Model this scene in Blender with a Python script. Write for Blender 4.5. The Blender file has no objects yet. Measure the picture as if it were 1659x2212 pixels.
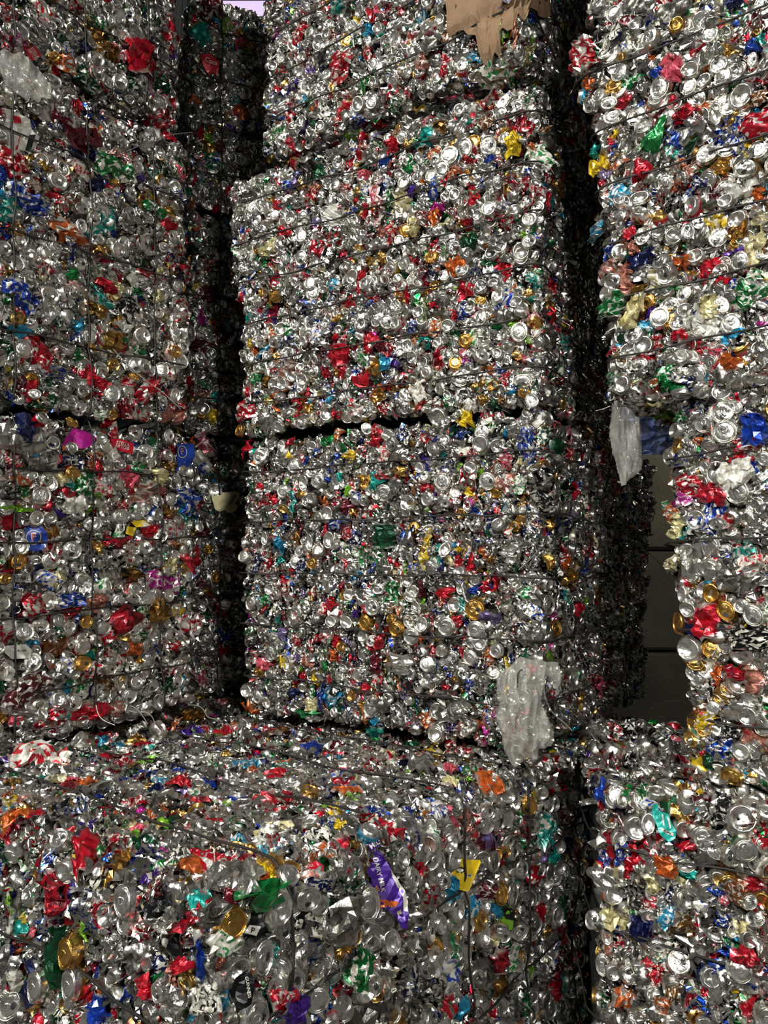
import bpy, math, random
import numpy as np
from mathutils import Vector, Matrix
random.seed(7)
rng = np.random.default_rng(11)
S = bpy.context.scene
COL = S.collection
W_PX, H_PX, F_PX = 1659.0, 2212.0, 1597.0
CAM_H = 1.93
PITCH = math.atan((1250 - 1106) / F_PX)

# ---------------------------------------------------------------- camera
cam_data = bpy.data.cameras.new('camera')
cam_data.sensor_fit = 'VERTICAL'
cam_data.sensor_height = 36.0
cam_data.lens = 36.0 * F_PX / H_PX
cam_data.clip_start = 0.05
cam = bpy.data.objects.new('camera', cam_data)
COL.objects.link(cam)
cam.location = (0, 0, CAM_H)
cam.rotation_euler = (math.pi / 2 + PITCH, 0, 0)
S.camera = cam

# ---------------------------------------------------------------- view + world + lights
S.view_settings.view_transform = 'Standard'
S.view_settings.look = 'None'
S.view_settings.gamma = 1.0
S.view_settings.use_curve_mapping = False
S.view_settings.exposure = 0.0
world = bpy.data.worlds.new('world')
S.world = world
world.use_nodes = True
wn = world.node_tree
wn.nodes.clear()
wo = wn.nodes.new('ShaderNodeOutputWorld')
wb = wn.nodes.new('ShaderNodeBackground')
wtc = wn.nodes.new('ShaderNodeTexCoord')
wsep = wn.nodes.new('ShaderNodeSeparateXYZ')
wramp = wn.nodes.new('ShaderNodeValToRGB')
wmap = wn.nodes.new('ShaderNodeMapRange')
wn.links.new(wtc.outputs['Generated'], wsep.inputs[0])
# the hall is open behind the camera (-y) and dark towards the back (+y)
wn.links.new(wsep.outputs['Y'], wmap.inputs['Value'])
wmap.inputs['From Min'].default_value = -1
wmap.inputs['From Max'].default_value = 1
wn.links.new(wmap.outputs[0], wramp.inputs[0])
wramp.color_ramp.elements[0].color = (0.66, 0.65, 0.62, 1)
wramp.color_ramp.elements[0].position = 0.1
wramp.color_ramp.elements[1].color = (0.02, 0.02, 0.02, 1)
wramp.color_ramp.elements[1].position = 0.62
wn.links.new(wramp.outputs[0], wb.inputs[0])
wb.inputs[1].default_value = 0.06
wn.links.new(wb.outputs[0], wo.inputs[0])

def area_light(name, loc, target, size, power, color):
    d = bpy.data.lights.new(name, 'AREA')
    d.shape = 'DISK'
    d.size = size
    d.energy = power
    d.color = color
    o = bpy.data.objects.new(name, d)
    COL.objects.link(o)
    o.location = loc
    o.rotation_euler = (Vector(target) - Vector(loc)).to_track_quat('-Z', 'Y').to_euler()
    return o
area_light('hall_floodlight', (-6.0, -5.4, 9.0), (0, 3, 2.2), 0.5, 1900, (1.0, 0.985, 0.93))
area_light('near_fill', (0.9, -0.6, 2.7), (-.2, 2.5, 1.0), 0.4, 66, (1.0, 0.975, 0.92))  # fill added near the camera to brighten the foreground and left stack
area_light('rear_aisle_lamp', (2.6, 4.4, 3.9), (2.2, 5.6, 1.6), 0.3, 6, (1.0, 0.93, 0.78))  # added light with no lamp standing there, lifts the dark block wall
area_light('yard_daylight', (1.2, 6.4, 5.2), (2.6, 7.6, 3.3), 0.8, 26, (0.62, 0.74, 1.0))

# ---------------------------------------------------------------- projection helpers
CAM = np.array([0, 0, CAM_H])
CP, SP = math.cos(PITCH), math.sin(PITCH)
def ray(px, py):
    x = (px - W_PX / 2) / F_PX
    v = -(py - H_PX / 2) / F_PX
    return np.array([x, CP - v * SP, SP + v * CP])
def at_depth(px, py, y):
    r = ray(px, py)
    return CAM + r * (y / r[1])
def project(P):
    P = np.atleast_2d(P) - CAM
    d = P[:, 1] * CP + P[:, 2] * SP
    v = -P[:, 1] * SP + P[:, 2] * CP
    d = np.where(d < 0.05, 0.05, d)
    return W_PX / 2 + F_PX * P[:, 0] / d, H_PX / 2 - F_PX * v / d, d

# ---------------------------------------------------------------- materials
def new_mat(name):
    m = bpy.data.materials.new(name)
    m.use_nodes = True
    return m, m.node_tree, m.node_tree.nodes['Principled BSDF']
def simple_mat(name, color, rough=0.6, metal=0.0, noise=None, bump=0.0, bscale=60, dark=0.6):
    m, nt, b = new_mat(name)
    b.inputs['Roughness'].default_value = rough
    b.inputs['Metallic'].default_value = metal
    b.inputs['Base Color'].default_value = (*color, 1)
    tc = nt.nodes.new('ShaderNodeTexCoord')
    if noise:
        n = nt.nodes.new('ShaderNodeTexNoise')
        n.inputs['Scale'].default_value = noise
        n.inputs['Detail'].default_value = 6
        nt.links.new(tc.outputs['Object'], n.inputs['Vector'])
        r = nt.nodes.new('ShaderNodeValToRGB')
        r.color_ramp.elements[0].position = 0.35
        r.color_ramp.elements[1].position = 0.65
        r.color_ramp.elements[0].color = (*[c * dark for c in color], 1)
        r.color_ramp.elements[1].color = (*color, 1)
        nt.links.new(n.outputs['Fac'], r.inputs[0])
        nt.links.new(r.outputs[0], b.inputs['Base Color'])
    if bump:
        n2 = nt.nodes.new('ShaderNodeTexNoise')
        n2.inputs['Scale'].default_value = bscale
        n2.inputs['Detail'].default_value = 5
        nt.links.new(tc.outputs['Object'], n2.inputs['Vector'])
        bp = nt.nodes.new('ShaderNodeBump')
        bp.inputs['Strength'].default_value = bump
        bp.inputs['Distance'].default_value = 0.01
        nt.links.new(n2.outputs['Fac'], bp.inputs['Height'])
        nt.links.new(bp.outputs[0], b.inputs['Normal'])
    return m

def can_material():
    m, nt, b = new_mat('printed_aluminium')
    N, L = nt.nodes, nt.links
    a1 = N.new('ShaderNodeAttribute'); a1.attribute_name = 'paint'
    a2 = N.new('ShaderNodeAttribute'); a2.attribute_name = 'ink'
    a3 = N.new('ShaderNodeAttribute'); a3.attribute_name = 'sheet'
    # printed artwork: blotchy lettering-like marks in the ink colour
    nz = N.new('ShaderNodeTexNoise'); nz.inputs['Scale'].default_value = 1.0
    nz.inputs['Detail'].default_value = 2.0
    L.new(a3.outputs['Vector'], nz.inputs['Vector'])
    st = N.new('ShaderNodeValToRGB')
    st.color_ramp.elements[0].position = 0.53
    st.color_ramp.elements[1].position = 0.56
    L.new(nz.outputs['Fac'], st.inputs[0])
    mx = N.new('ShaderNodeMix'); mx.data_type = 'RGBA'
    L.new(st.outputs[0], mx.inputs['Factor'])
    L.new(a1.outputs['Color'], mx.inputs['A'])
    L.new(a2.outputs['Color'], mx.inputs['B'])
    # grime
    tc = N.new('ShaderNodeTexCoord')
    ng = N.new('ShaderNodeTexNoise'); ng.inputs['Scale'].default_value = 38; ng.inputs['Detail'].default_value = 4
    L.new(tc.outputs['Object'], ng.inputs['Vector'])
    rg = N.new('ShaderNodeValToRGB')
    rg.color_ramp.elements[0].position = 0.32; rg.color_ramp.elements[0].color = (0.45, 0.42, 0.36, 1)
    rg.color_ramp.elements[1].position = 0.50; rg.color_ramp.elements[1].color = (1, 1, 1, 1)
    L.new(ng.outputs['Fac'], rg.inputs[0])
    mg = N.new('ShaderNodeMix'); mg.data_type = 'RGBA'; mg.blend_type = 'MULTIPLY'
    mg.inputs['Factor'].default_value = 1.0
    L.new(mx.outputs['Result'], mg.inputs['A']); L.new(rg.outputs[0], mg.inputs['B'])
    L.new(mg.outputs['Result'], b.inputs['Base Color'])
    L.new(a1.outputs['Alpha'], b.inputs['Metallic'])
    L.new(a2.outputs['Alpha'], b.inputs['Roughness'])
    b.inputs['Coat Weight'].default_value = .35; b.inputs['Coat Roughness'].default_value = .16
    # crinkled foil bump
    nb = N.new('ShaderNodeTexNoise'); nb.inputs['Scale'].default_value = 95; nb.inputs['Detail'].default_value = 3
    nb.inputs['Roughness'].default_value = 0.6
    L.new(tc.outputs['Object'], nb.inputs['Vector'])
    bp = N.new('ShaderNodeBump'); bp.inputs['Strength'].default_value = 0.4; bp.inputs['Distance'].default_value = 0.004
    L.new(nb.outputs['Fac'], bp.inputs['Height'])
    L.new(bp.outputs[0], b.inputs['Normal'])
    return m
MAT_CAN = can_material()
MAT_WIRE = simple_mat('rusty_baling_wire', (0.022, 0.018, 0.016), 0.6, 0.2, noise=60)
MAT_WIRE_PALE = simple_mat('bright_wire', (0.42, 0.40, 0.37), 0.45, 0.8)

# ---------------------------------------------------------------- shapes of squashed cans (local frame: z points out of the bale)
def crease(P, seed, amp, freq, n=4):
    r = np.random.default_rng(seed)
    out = np.zeros(len(P))
    for i in range(n):
        k = r.normal(size=3); k /= np.linalg.norm(k)
        f = freq * r.uniform(0.6, 1.6)
        ph = r.uniform(0, 1)
        t = (P @ k) * f + ph
        out += amp * (np.abs((t % 1.0) * 2 - 1) - 0.5) * r.uniform(0.5, 1.2)
    return out

def revolve(profile, seg):
    V = [(0.0, 0.0, profile[0][1])]
    for r, z in profile[1:]:
        for s in range(seg):
            a = 2 * math.pi * s / seg
            V.append((r * math.cos(a), r * math.sin(a), z))
    Fc = []
    for s in range(seg):
        Fc.append((0, 1 + s, 1 + (s + 1) % seg, -1))
    for k in range(len(profile) - 2):
        a0 = 1 + k * seg; a1 = a0 + seg
        for s in range(seg):
            t = (s + 1) % seg
            Fc.append((a0 + s, a1 + s, a1 + t, a0 + t))
    return np.array(V), Fc

def ring_strip(cx, cy, rx, ry, wx, z, seg, h=0.0010):
    """flat raised ring: outer, top-outer, top-inner, inner rows"""
    V, Fc = [], []
    for s in range(seg):
        a = 2 * math.pi * s / seg
        c, d = math.cos(a), math.sin(a)
        V += [(cx + rx * c, cy + ry * d, z), (cx + (rx - wx * .3) * c, cy + (ry - wx * .3) * d, z + h),
              (cx + (rx - wx) * c, cy + (ry - wx) * d, z + h * .6)]
    for s in range(seg):
        t = (s + 1) % seg
        for k in range(2):
            Fc.append((3 * s + k, 3 * t + k, 3 * t + k + 1, 3 * s + k + 1))
    return V, Fc

def disc(cx, cy, rx, ry, z, seg):
    V = [(cx, cy, z)] + [(cx + rx * math.cos(2 * math.pi * s / seg), cy + ry * math.sin(2 * math.pi * s / seg), z) for s in range(seg)]
    Fc = [(0, 1 + s, 1 + (s + 1) % seg, -1) for s in range(seg)]
    return V, Fc

class Proto:
    """verts, faces (quads, -1 = tri), zone per vertex: 0 = lid metal, 1 = printed wall, 2 = mouth, its inner shade painted as a black disc, 3 = tab"""
    def __init__(s, V, Fc, zone, smooth, sheet=None):
        s.V = np.asarray(V, float); s.F = Fc; s.zone = np.asarray(zone); s.smooth = smooth
        s.sheet = sheet if sheet is not None else s.V * 90
        loops, starts, totals = [], [], []
        k = 0
        for f in Fc:
            q = [i for i in f if i >= 0]
            starts.append(k); totals.append(len(q)); loops += q; k += len(q)
        s.loops = np.array(loops, np.int32); s.starts = np.array(starts, np.int32); s.totals = np.array(totals, np.int32)

def make_lid(seed, top=True):
    r = np.random.default_rng(seed)
    seg = 15
    if top:
        prof = [(0, 0), (.012, 0), (.0195, .0001), (.0208, -.0004), (.0216, -.0032), (.0228, -.0034), (.0240, -.0006),
                (.0250, .0014), (.0262, .0019), (.0272, .0006), (.0270, -.0026), (.0290, -.008)]
    else:
        prof = [(0, -.0095), (.008, -.0090), (.014, -.0068), (.0190, -.0032), (.0215, -.0004), (.0232, .0006), (.0246, -.0002),
                (.0262, -.0024), (.0285, -.0060)]
    nl = len(prof)
    prof += [(.0325, -.014), (.0330, -.022), (.031, -.032), (.028, -.045)]
    V, Fc = revolve(prof, seg)
    zone = np.zeros(len(V), int)
    zone[1 + (nl - 1) * seg:] = 1
    if top:
        base = len(V)
        a, f = ring_strip(0.0, .0045, .0075, .0105, .0030, .0012, 9)
        V = np.vstack([V, a]); Fc = Fc + [tuple(i + base if i >= 0 else -1 for i in q) for q in f]
        zone = np.r_[zone, np.full(len(a), 3)]
        base = len(V)
        a, f = disc(0.0, .0085, .0035, .0040, .0014, 8)
        V = np.vstack([V, a]); Fc = Fc + [tuple(i + base if i >= 0 else -1 for i in q) for q in f]
        zone = np.r_[zone, np.full(len(a), 3)]
        if r.random() < .75:
            base = len(V)
            a, f = disc(0.0, -.0110, .0080, .0062, .0006, 8)  # solid disc in place of a hole, coloured with the shade inside
            V = np.vstack([V, a]); Fc = Fc + [tuple(i + base if i >= 0 else -1 for i in q) for q in f]
            zone = np.r_[zone, np.full(len(a), 2)]
    V = V.copy()
    sheet = V * 90
    R = np.hypot(V[:, 0], V[:, 1])
    # wall crumple
    wall = np.clip((-V[:, 2] - .012) / .02, 0, 1)
    V[:, 0] *= 1 + wall * crease(V, seed + 5, .35, 60)
    V[:, 1] *= 1 + wall * crease(V, seed + 6, .35, 60)
    # squashed out of round, folded and dished
    an = r.uniform(0, math.pi)
    d = V[:, 0] * math.cos(an) + V[:, 1] * math.sin(an)
    sq = r.choice([1.0, .97, .9, .8, .68])
    V[:, 0] += (sq - 1) * d * math.cos(an); V[:, 1] += (sq - 1) * d * math.sin(an)
    if r.random() < .7:
        an = r.uniform(0, 2 * math.pi); off = r.uniform(-.006, .012)
        d = V[:, 0] * math.cos(an) + V[:, 1] * math.sin(an) - off
        V[:, 2] -= np.where(d > 0, d * r.uniform(.05, .45), 0)
    for _ in range(r.integers(1, 4)):
        c = r.normal(size=2) * .013
        w = r.uniform(.006, .012)
        g = np.exp(-((V[:, 0] - c[0]) ** 2 + (V[:, 1] - c[1]) ** 2) / w ** 2)
        V[:, 2] += g * r.uniform(-.005, .001)
    V[:, 2] += crease(V, seed + 9, .0006 if r.random() < .7 else .003, 45, 3)
    V[:, 2] += .012
    return Proto(V, Fc, zone, True, sheet)

def make_foil(seed, rings=6, seg=14):
    r = np.random.default_rng(seed)
    V = [(0, 0, 0)]; Fc = []
    A, B = r.uniform(.030, .040), r.uniform(.018, .030)
    rad = 1 + .28 * r.normal(size=seg)
    rad = np.clip(rad, .55, 1.5)
    for k in range(1, rings + 1):
        for s in range(seg):
            a = 2 * math.pi * s / seg
            q = (k / rings) * (1 + (rad[s] - 1) * (k / rings))
            V.append((A * q * math.cos(a), B * q * math.sin(a), 0))
    for s in range(seg):
        Fc.append((0, 1 + s, 1 + (s + 1) % seg, -1))
    for k in range(rings - 1):
        a0 = 1 + k * seg; a1 = a0 + seg
        for s in range(seg):
            t = (s + 1) % seg
            Fc.append((a0 + s, a1 + s, a1 + t, a0 + t))
    V = np.array(V)
    sheet = V * 90
    q = (V[:, 0] / A) ** 2 + (V[:, 1] / B) ** 2
    V[:, 2] = .012 - .013 * q + crease(V, seed, .012, 28, 4) + crease(V, seed + 1, .006, 70, 4)
    V[:, 0] += crease(V, seed + 2, .006, 50); V[:, 1] += crease(V, seed + 3, .006, 50)
    return Proto(V, Fc, np.full(len(V), 1), r.random() < .35, sheet)

def make_flat(seed):
    """a whole can lying on its side, squashed flat, with pleats and the ends folded"""
    r = np.random.default_rng(seed)
    nu, nv = 13, 9
    Ln, Wd = r.uniform(.036, .052), r.uniform(.028, .036)
    V, Fc, zone = [], [], []
    for i in range(nu):
        t = i / (nu - 1) * 2 - 1
        w = Wd * (1 - .22 * abs(t) ** 6)
        for j in range(nv):
            a = math.pi * j / (nv - 1)
            V.append((Ln * t, -w * math.cos(a), .018 * math.sin(a) ** .8 * (1 - .3 * t ** 4) - .004))
            zone.append(0 if abs(t) > .93 else 1)
    for i in range(nu - 1):
        for j in range(nv - 1):
            a = i * nv + j
            Fc.append((a, a + nv, a + nv + 1, a + 1))
    V = np.array(V)
    sheet = V * 90
    t = V[:, 0] / Ln
    pl = r.uniform(3, 6)
    V[:, 2] += np.abs(((t * pl + r.uniform(0, 1)) % 1) * 2 - 1) * r.uniform(.002, .008)
    V[:, 2] += crease(V, seed, .010, 32, 4) + crease(V, seed + 3, .004, 75, 3)
    V[:, 1] += crease(V, seed + 1, .010, 30); V[:, 0] += crease(V, seed + 2, .007, 40)
    V[:, 1] += r.uniform(-.25, .25) * V[:, 0] + r.uniform(-6, 6) * V[:, 0] ** 2
    return Proto(V, Fc, zone, r.random() < .4, sheet)

def make_sliver(seed):
    """a flattened can seen on its edge: narrow bent ridge with rim arcs"""
    r = np.random.default_rng(seed)
    nu, nv = 13, 6
    Ln, Wd, H = r.uniform(.028, .050), r.uniform(.006, .013), r.uniform(.014, .026)
    V, Fc, zone = [], [], []
    bend = r.uniform(-7, 7)
    rim = r.integers(0, 2)
    for i in range(nu):
        t = i / (nu - 1) * 2 - 1
        w = Wd * math.sqrt(max(1 - t * t, .04))
        for j in range(nv):
            a = math.pi * j / (nv - 1)
            x = Ln * t
            V.append((x, -w * math.cos(a) + bend * x * x, H * math.sin(a) * (1 - .6 * t * t) - .010))
            zone.append(0 if (rim and j >= nv // 2) else 1)
    for i in range(nu - 1):
        for j in range(nv - 1):
            a = i * nv + j
            Fc.append((a, a + nv, a + nv + 1, a + 1))
    V = np.array(V)
    sheet = V * 90
    V[:, 2] += crease(V, seed, .008, 40, 4)
    V[:, 1] += crease(V, seed + 1, .007, 50, 3)
    return Proto(V, Fc, zone, r.random() < .6, sheet)

PROTO = {'lid': [make_lid(100 + i, True) for i in range(14)] , 'base': [make_lid(200 + i, False) for i in range(12)],
         'foil': [make_foil(300 + i) for i in range(18)], 'flat': [make_flat(400 + i) for i in range(16)],
         'sliver': [make_sliver(500 + i) for i in range(16)],
         'under': [make_foil(600 + i, 3, 9) for i in range(16)]}

# ---------------------------------------------------------------- colours (linear), metallic, roughness
def lin(h):
    c = [int(h[i:i + 2], 16) / 255 for i in (0, 2, 4)]
    return tuple(x / 12.92 if x <= .04045 else ((x + .055) / 1.055) ** 2.4 for x in c)
CN = {'silver': ('bcbbb5', .96, .24), 'bright': ('dddcd6', .97, .20), 'dull': ('807e78', .9, .34), 'white': ('dcd9cf', .25, .38),
      'red': ('c0142a', .5, .30), 'maroon': ('5c0c1c', .5, .35), 'pink': ('d85a6c', .4, .4), 'magenta': ('b0188a', .4, .35),
      'orange': ('cc6428', .5, .35), 'gold': ('d0a456', .92, .28), 'yellow': ('e6c21c', .4, .38), 'cream': ('d9cf9a', .4, .4),
      'green': ('12803c', .55, .32), 'darkgreen': ('0c4a2a', .55, .32), 'lime': ('7db82a', .4, .38),
      'teal': ('1aa296', .5, .33), 'cyan': ('2a9cc8', .5, .33), 'blue': ('1440a8', .55, .32), 'navy': ('101c50', .55, .32),
      'purple': ('48228c', .5, .34), 'lilac': ('9080b8', .6, .34), 'black': ('0c0c0e', .45, .28), 'brown': ('7a4a20', .5, .42),
      'bronze': ('8c6430', .85, .32), 'rose': ('b87868', .6, .4)}
CN = {k: (lin(v[0]), v[1], v[2]) for k, v in CN.items()}
PAL = [('silver', 34), ('bright', 18), ('dull', 16), ('white', 7), ('red', 11), ('maroon', 2), ('pink', 1.2), ('magenta', .8),
       ('orange', 2.6), ('gold', 2.4), ('yellow', 1.2), ('cream', 1.6), ('green', 3.0), ('darkgreen', 2.6), ('lime', 1.0), ('teal', 1.6),
       ('cyan', 1.5), ('blue', 2.8), ('navy', 2.2), ('purple', 1.4), ('lilac', .8), ('black', 4.0), ('brown', 1.0), ('bronze', .8), ('rose', .8)]
PN = [p[0] for p in PAL]
INKS = {'silver': ['red', 'blue', 'green', 'dull', 'silver', 'silver', 'black', 'white', 'silver'], 'bright': ['bright', 'silver', 'red', 'bright'],
        'dull': ['silver', 'dull'], 'white': ['red', 'blue', 'silver', 'green', 'black'], 'red': ['white', 'silver', 'red', 'red', 'maroon'],
        'black': ['silver', 'white', 'black', 'dull'], 'blue': ['white', 'silver', 'blue'], 'green': ['white', 'silver', 'green'],
        'gold': ['gold', 'bronze']}

# ---------------------------------------------------------------- bales
ITEM_DT = None
class Bale:
    def __init__(s, name, label, front, depth, ext=(0, 0), group=None, spacing=.034, mix=None, orient=None, dirback=None,
                 pal=None, hwires=6, vwires=0, twires=0, seed=0, faces='flrtb', corners=None):
        s.name, s.label, s.group, s.seed = name, label, group, seed
        s.mix = mix or dict(lid=.22, base=.16, foil=.24, flat=.22, sliver=.16)
        s.orient = orient or {}
        s.spacing, s.pal = spacing, pal or {}
        if corners is None:
            (blx, bly, yl), (brx, bry, yr), (tlx, tly, yl2), (trx, tr_y, yr2) = front
            BL, BR = at_depth(blx, bly, yl), at_depth(brx, bry, yr)
            TL, TR = at_depth(tlx, tly, yl2), at_depth(trx, tr_y, yr2)
            el, er = ext
            BL, BR = BL + (BL - BR) * el, BR + (BR - BL) * er
            TL, TR = TL + (TL - TR) * el, TR + (TR - TL) * er
            e = (BR - BL)[:2]; e /= np.linalg.norm(e)
            back = np.array([-e[1], e[0], 0.0]) if dirback is None else np.array([*dirback, 0.0])
            back /= np.linalg.norm(back)
            B = back * depth
            s.C = np.array([[[BL, TL], [BL + B, TL + B]], [[BR, TR], [BR + B, TR + B]]])   # [x][y][z]
        else:
            s.C = np.array(corners, float)
        C = s.C
        s.W = np.linalg.norm(C[1, 0, 0] - C[0, 0, 0]); s.D = np.linalg.norm(C[0, 1, 0] - C[0, 0, 0]); s.H = np.linalg.norm(C[0, 0, 1] - C[0, 0, 0])
        ex = (C[1].mean((0, 1)) - C[0].mean((0, 1))); ey = (C[:, 1].mean((0, 1)) - C[:, 0].mean((0, 1))); ez = (C[:, :, 1].mean((0, 1)) - C[:, :, 0].mean((0, 1)))
        s.ax = np.array([v / np.linalg.norm(v) for v in (ex, ey, ez)])
        s.hw = [s.H * (i + .7) / (hwires + .4) for i in range(hwires)]
        s.vw = [s.W * (i + .6) / (vwires + .2) for i in range(vwires)]      # loops over front, top, back
        s.tw = [s.D * (i + .6) / (twires + .2) for i in range(twires)]      # loops over left, top, right
        s.faces = faces
        r = np.random.default_rng(seed)
        s.ph = r.uniform(0, 6.28, 12)
        s.base = C[:, :, 0].mean((0, 1))

    def tri(s, p):
        u, v, w = p[:, 0:1] / s.W, p[:, 1:2] / s.D, p[:, 2:3] / s.H
        C = s.C
        return ((C[0, 0, 0] * (1 - u) + C[1, 0, 0] * u) * (1 - v) + (C[0, 1, 0] * (1 - u) + C[1, 1, 0] * u) * v) * (1 - w) + \
               ((C[0, 0, 1] * (1 - u) + C[1, 0, 1] * u) * (1 - v) + (C[0, 1, 1] * (1 - u) + C[1, 1, 1] * u) * v) * w

    def surf(s, face, a, b, inset=0.0):
        """a, b in metres along the face -> world point, world normal"""
        n = len(a); z = np.zeros(n)
        W, D, H = s.W, s.D, s.H
        p = {'f': (a, z, b), 'k': (a, z + D, b), 'l': (z, a, b), 'r': (z + W, a, b), 't': (a, b, z + H), 'b': (a, b, z)}[face]
        p = np.stack(p, 1)
        R = .045
        lo, hi = np.array([R] * 3), np.array([W - R, D - R, H - R])
        q = np.clip(p, lo, hi)
        d = p - q
        nn = np.linalg.norm(d, axis=1, keepdims=True); nn[nn == 0] = 1
        d /= nn
        ph = s.ph
        bump = .014 * (np.sin(p[:, 0] * 5.1 + ph[0]) * np.sin(p[:, 2] * 6.3 + ph[1]) + np.sin(p[:, 1] * 5.7 + ph[2]) * np.sin(p[:, 2] * 4.1 + ph[3]))
        bump += .008 * np.sin(p[:, 0] * 14 + ph[4]) * np.sin(p[:, 2] * 17 + ph[5] + 2 * np.sin(p[:, 1] * 9))
        onside = np.abs(d[:, 2]) < .9
        for h in s.hw:
            bump -= np.where(onside, .018 * np.exp(-((p[:, 2] - h) / .018) ** 2), 0)
        for h in s.vw:
            bump -= np.where(np.abs(d[:, 0]) < .9, .010 * np.exp(-((p[:, 0] - h) / .020) ** 2), 0)
        for h in s.tw:
            bump -= np.where(np.abs(d[:, 1]) < .9, .010 * np.exp(-((p[:, 1] - h) / .020) ** 2), 0)
        loc = q + d * (R + bump[:, None] - inset)
        N = d @ s.ax
        return s.tri(loc), N

    def face_size(s, f):
        return {'f': (s.W, s.H), 'k': (s.W, s.H), 'l': (s.D, s.H), 'r': (s.D, s.H), 't': (s.W, s.D), 'b': (s.W, s.D)}[f]

ALL = []
def visible(P, own):
    """seen from the photograph's place or a step to either side of it, past the other bales"""
    seen = np.zeros(len(P), bool)
    for off in ((0, 0, 0), (-.45, 0, 0), (.45, 0, 0), (0, 0, .3)):
        E = CAM + np.array(off)
        hid = np.zeros(len(P), bool)
        for o in ALL:
            if o is own:
                continue
            c = o.C.mean((0, 1, 2)); half = np.array([o.W, o.D, o.H]) / 2 - .07
            inv = np.linalg.inv(o.ax); e = (E - c) @ inv; q = (P - c) @ inv
            dv = q - e; dv[np.abs(dv) < 1e-9] = 1e-9
            t0, t1 = (-half - e) / dv, (half - e) / dv
            tn = np.minimum(t0, t1).max(1); tf = np.maximum(t0, t1).min(1)
            hid |= (tn < tf) & (tf > 0) & (tn < .985)
        seen |= ~hid
    return seen
KINDS = ['lid', 'base', 'foil', 'flat', 'sliver', 'under']
def make_items(b, r):
    out = []
    for f in b.faces:
        A, B = b.face_size(f)
        sp = b.spacing
        o = b.orient.get(f, {})
        mix = o.get('mix', b.mix)
        for layer in range(2):
            spl = sp * (1.0 if layer == 0 else 1.15)
            na, nb = int(A / spl), int(B / (spl * .9))
            aa, bb = np.meshgrid((np.arange(na) + .5) * A / na, (np.arange(nb) + .5) * B / nb, indexing='ij')
            aa = aa + (np.arange(nb)[None, :] % 2) * spl * .5
            a = aa.ravel() + r.normal(0, spl * .28, aa.size)
            c = bb.ravel() + r.normal(0, spl * .28, aa.size)
            a = np.clip(a, 0, A); c = np.clip(c, 0, B)
            P, N = b.surf(f, a, c, inset=.012 if layer == 0 else .030)
            # keep what the photograph (and a step to the side of it) can see
            px, py, d = project(P)
            V = CAM - P; V /= np.linalg.norm(V, axis=1, keepdims=True)
            fac = (V * N).sum(1)
            keep = (px > -230) & (px < W_PX + 230) & (py > -190) & (py < H_PX + 190) & (fac > (-.10 if layer == 0 else .05)) & (P[:, 1] > .3)
            keep &= visible(P + N * .02, b)
            P, N, px, py, d, fac = (x[keep] for x in (P, N, px, py, d, fac))
            n = len(P)
            if n == 0:
                continue
            pr = np.array([mix.get(k, 0) for k in KINDS], float)
            if layer == 1:
                pr = np.array([0, 0, .12, 0, .13, .75])
            pr /= pr.sum()
            kind = r.choice(len(KINDS), n, p=pr)
            # tangent frame: up direction of the face
            up = b.ax[2] if f not in 'tb' else b.ax[1]
            t2 = up - (N @ up)[:, None] * N
            t2 /= np.linalg.norm(t2, axis=1, keepdims=True) + 1e-9
            t1 = np.cross(t2, N)
            ang = r.uniform(0, 2 * math.pi, n)
            al = o.get('align')
            if al is not None:                      # long axis of pieces biased to a direction on the face
                biased = math.radians(al) + r.normal(0, .30, n) + math.pi * r.integers(0, 2, n)
                sel = (kind >= 2) & (r.random(n) < .85)
                ang = np.where(sel, biased, ang)
            X = t1 * np.cos(ang)[:, None] + t2 * np.sin(ang)[:, None]
            Y = -t1 * np.sin(ang)[:, None] + t2 * np.cos(ang)[:, None]
            tl = np.abs(r.normal(0, o.get('tilt', .42), n)) * np.where(kind < 2, .75, 1.1); tl = np.clip(tl, 0, 1.25)
            ta = r.uniform(0, 2 * math.pi, n)
            tx = o.get('lean')
            axis = X * np.cos(ta)[:, None] + Y * np.sin(ta)[:, None]
            if tx is not None:
                # lids lean mostly the same way (turned about the face's up axis)
                sel = r.random(n) < .75
                axis = np.where(sel[:, None], t2, axis)
                tl = np.where(sel, tx + r.normal(0, .22, n), tl)
            def rot(v):
                c, s_ = np.cos(tl)[:, None], np.sin(tl)[:, None]
                return v * c + np.cross(axis, v) * s_ + axis * (axis * v).sum(1)[:, None] * (1 - c)
            X, Y, Z = rot(X), rot(Y), rot(N)
            sc = r.uniform(.82, 1.12, n) * o.get('scale', 1.0)
            scale = np.stack([sc, sc, sc], 1)
            big = (kind >= 2) & (r.random(n) < .10)
            scale[big] *= r.uniform(1.2, 1.7, big.sum())[:, None]
            scale[kind >= 2, 0] *= r.uniform(.7, 1.15, (kind >= 2).sum())
            tl_lid = kind < 2
            P = P + N * ((r.normal(0, .010, n) + np.where(tl_lid, .008, -.002)) if layer == 0 else 0 * d)[:, None]
            w = np.array([p[1] * b.pal.get(p[0], 1.0) * (1 if k < 4 else .72) for k, p in enumerate(PAL)]); w /= w.sum()
            colr = r.choice(len(PAL), n, p=w)
            out.append(dict(P=P, X=X, Y=Y, Z=Z, N=Z * 0 + N, scale=scale, kind=kind, col=colr, px=px, py=py, d=d, fac=fac,
                            layer=np.full(n, layer), face=np.full(n, ord(f)), T1=t1, T2=t2, lidgold=r.random(n) < .07))
    it = {k: np.concatenate([o[k] for o in out]) for k in out[0]}
    n = len(it['P'])
    it['proto'] = r.integers(0, 1000, n)
    it['inkr'] = r.integers(0, 1000, n)
    it['bright'] = r.uniform(.72, 1.12, n)
    it['forced'] = np.zeros(n, bool)
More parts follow.
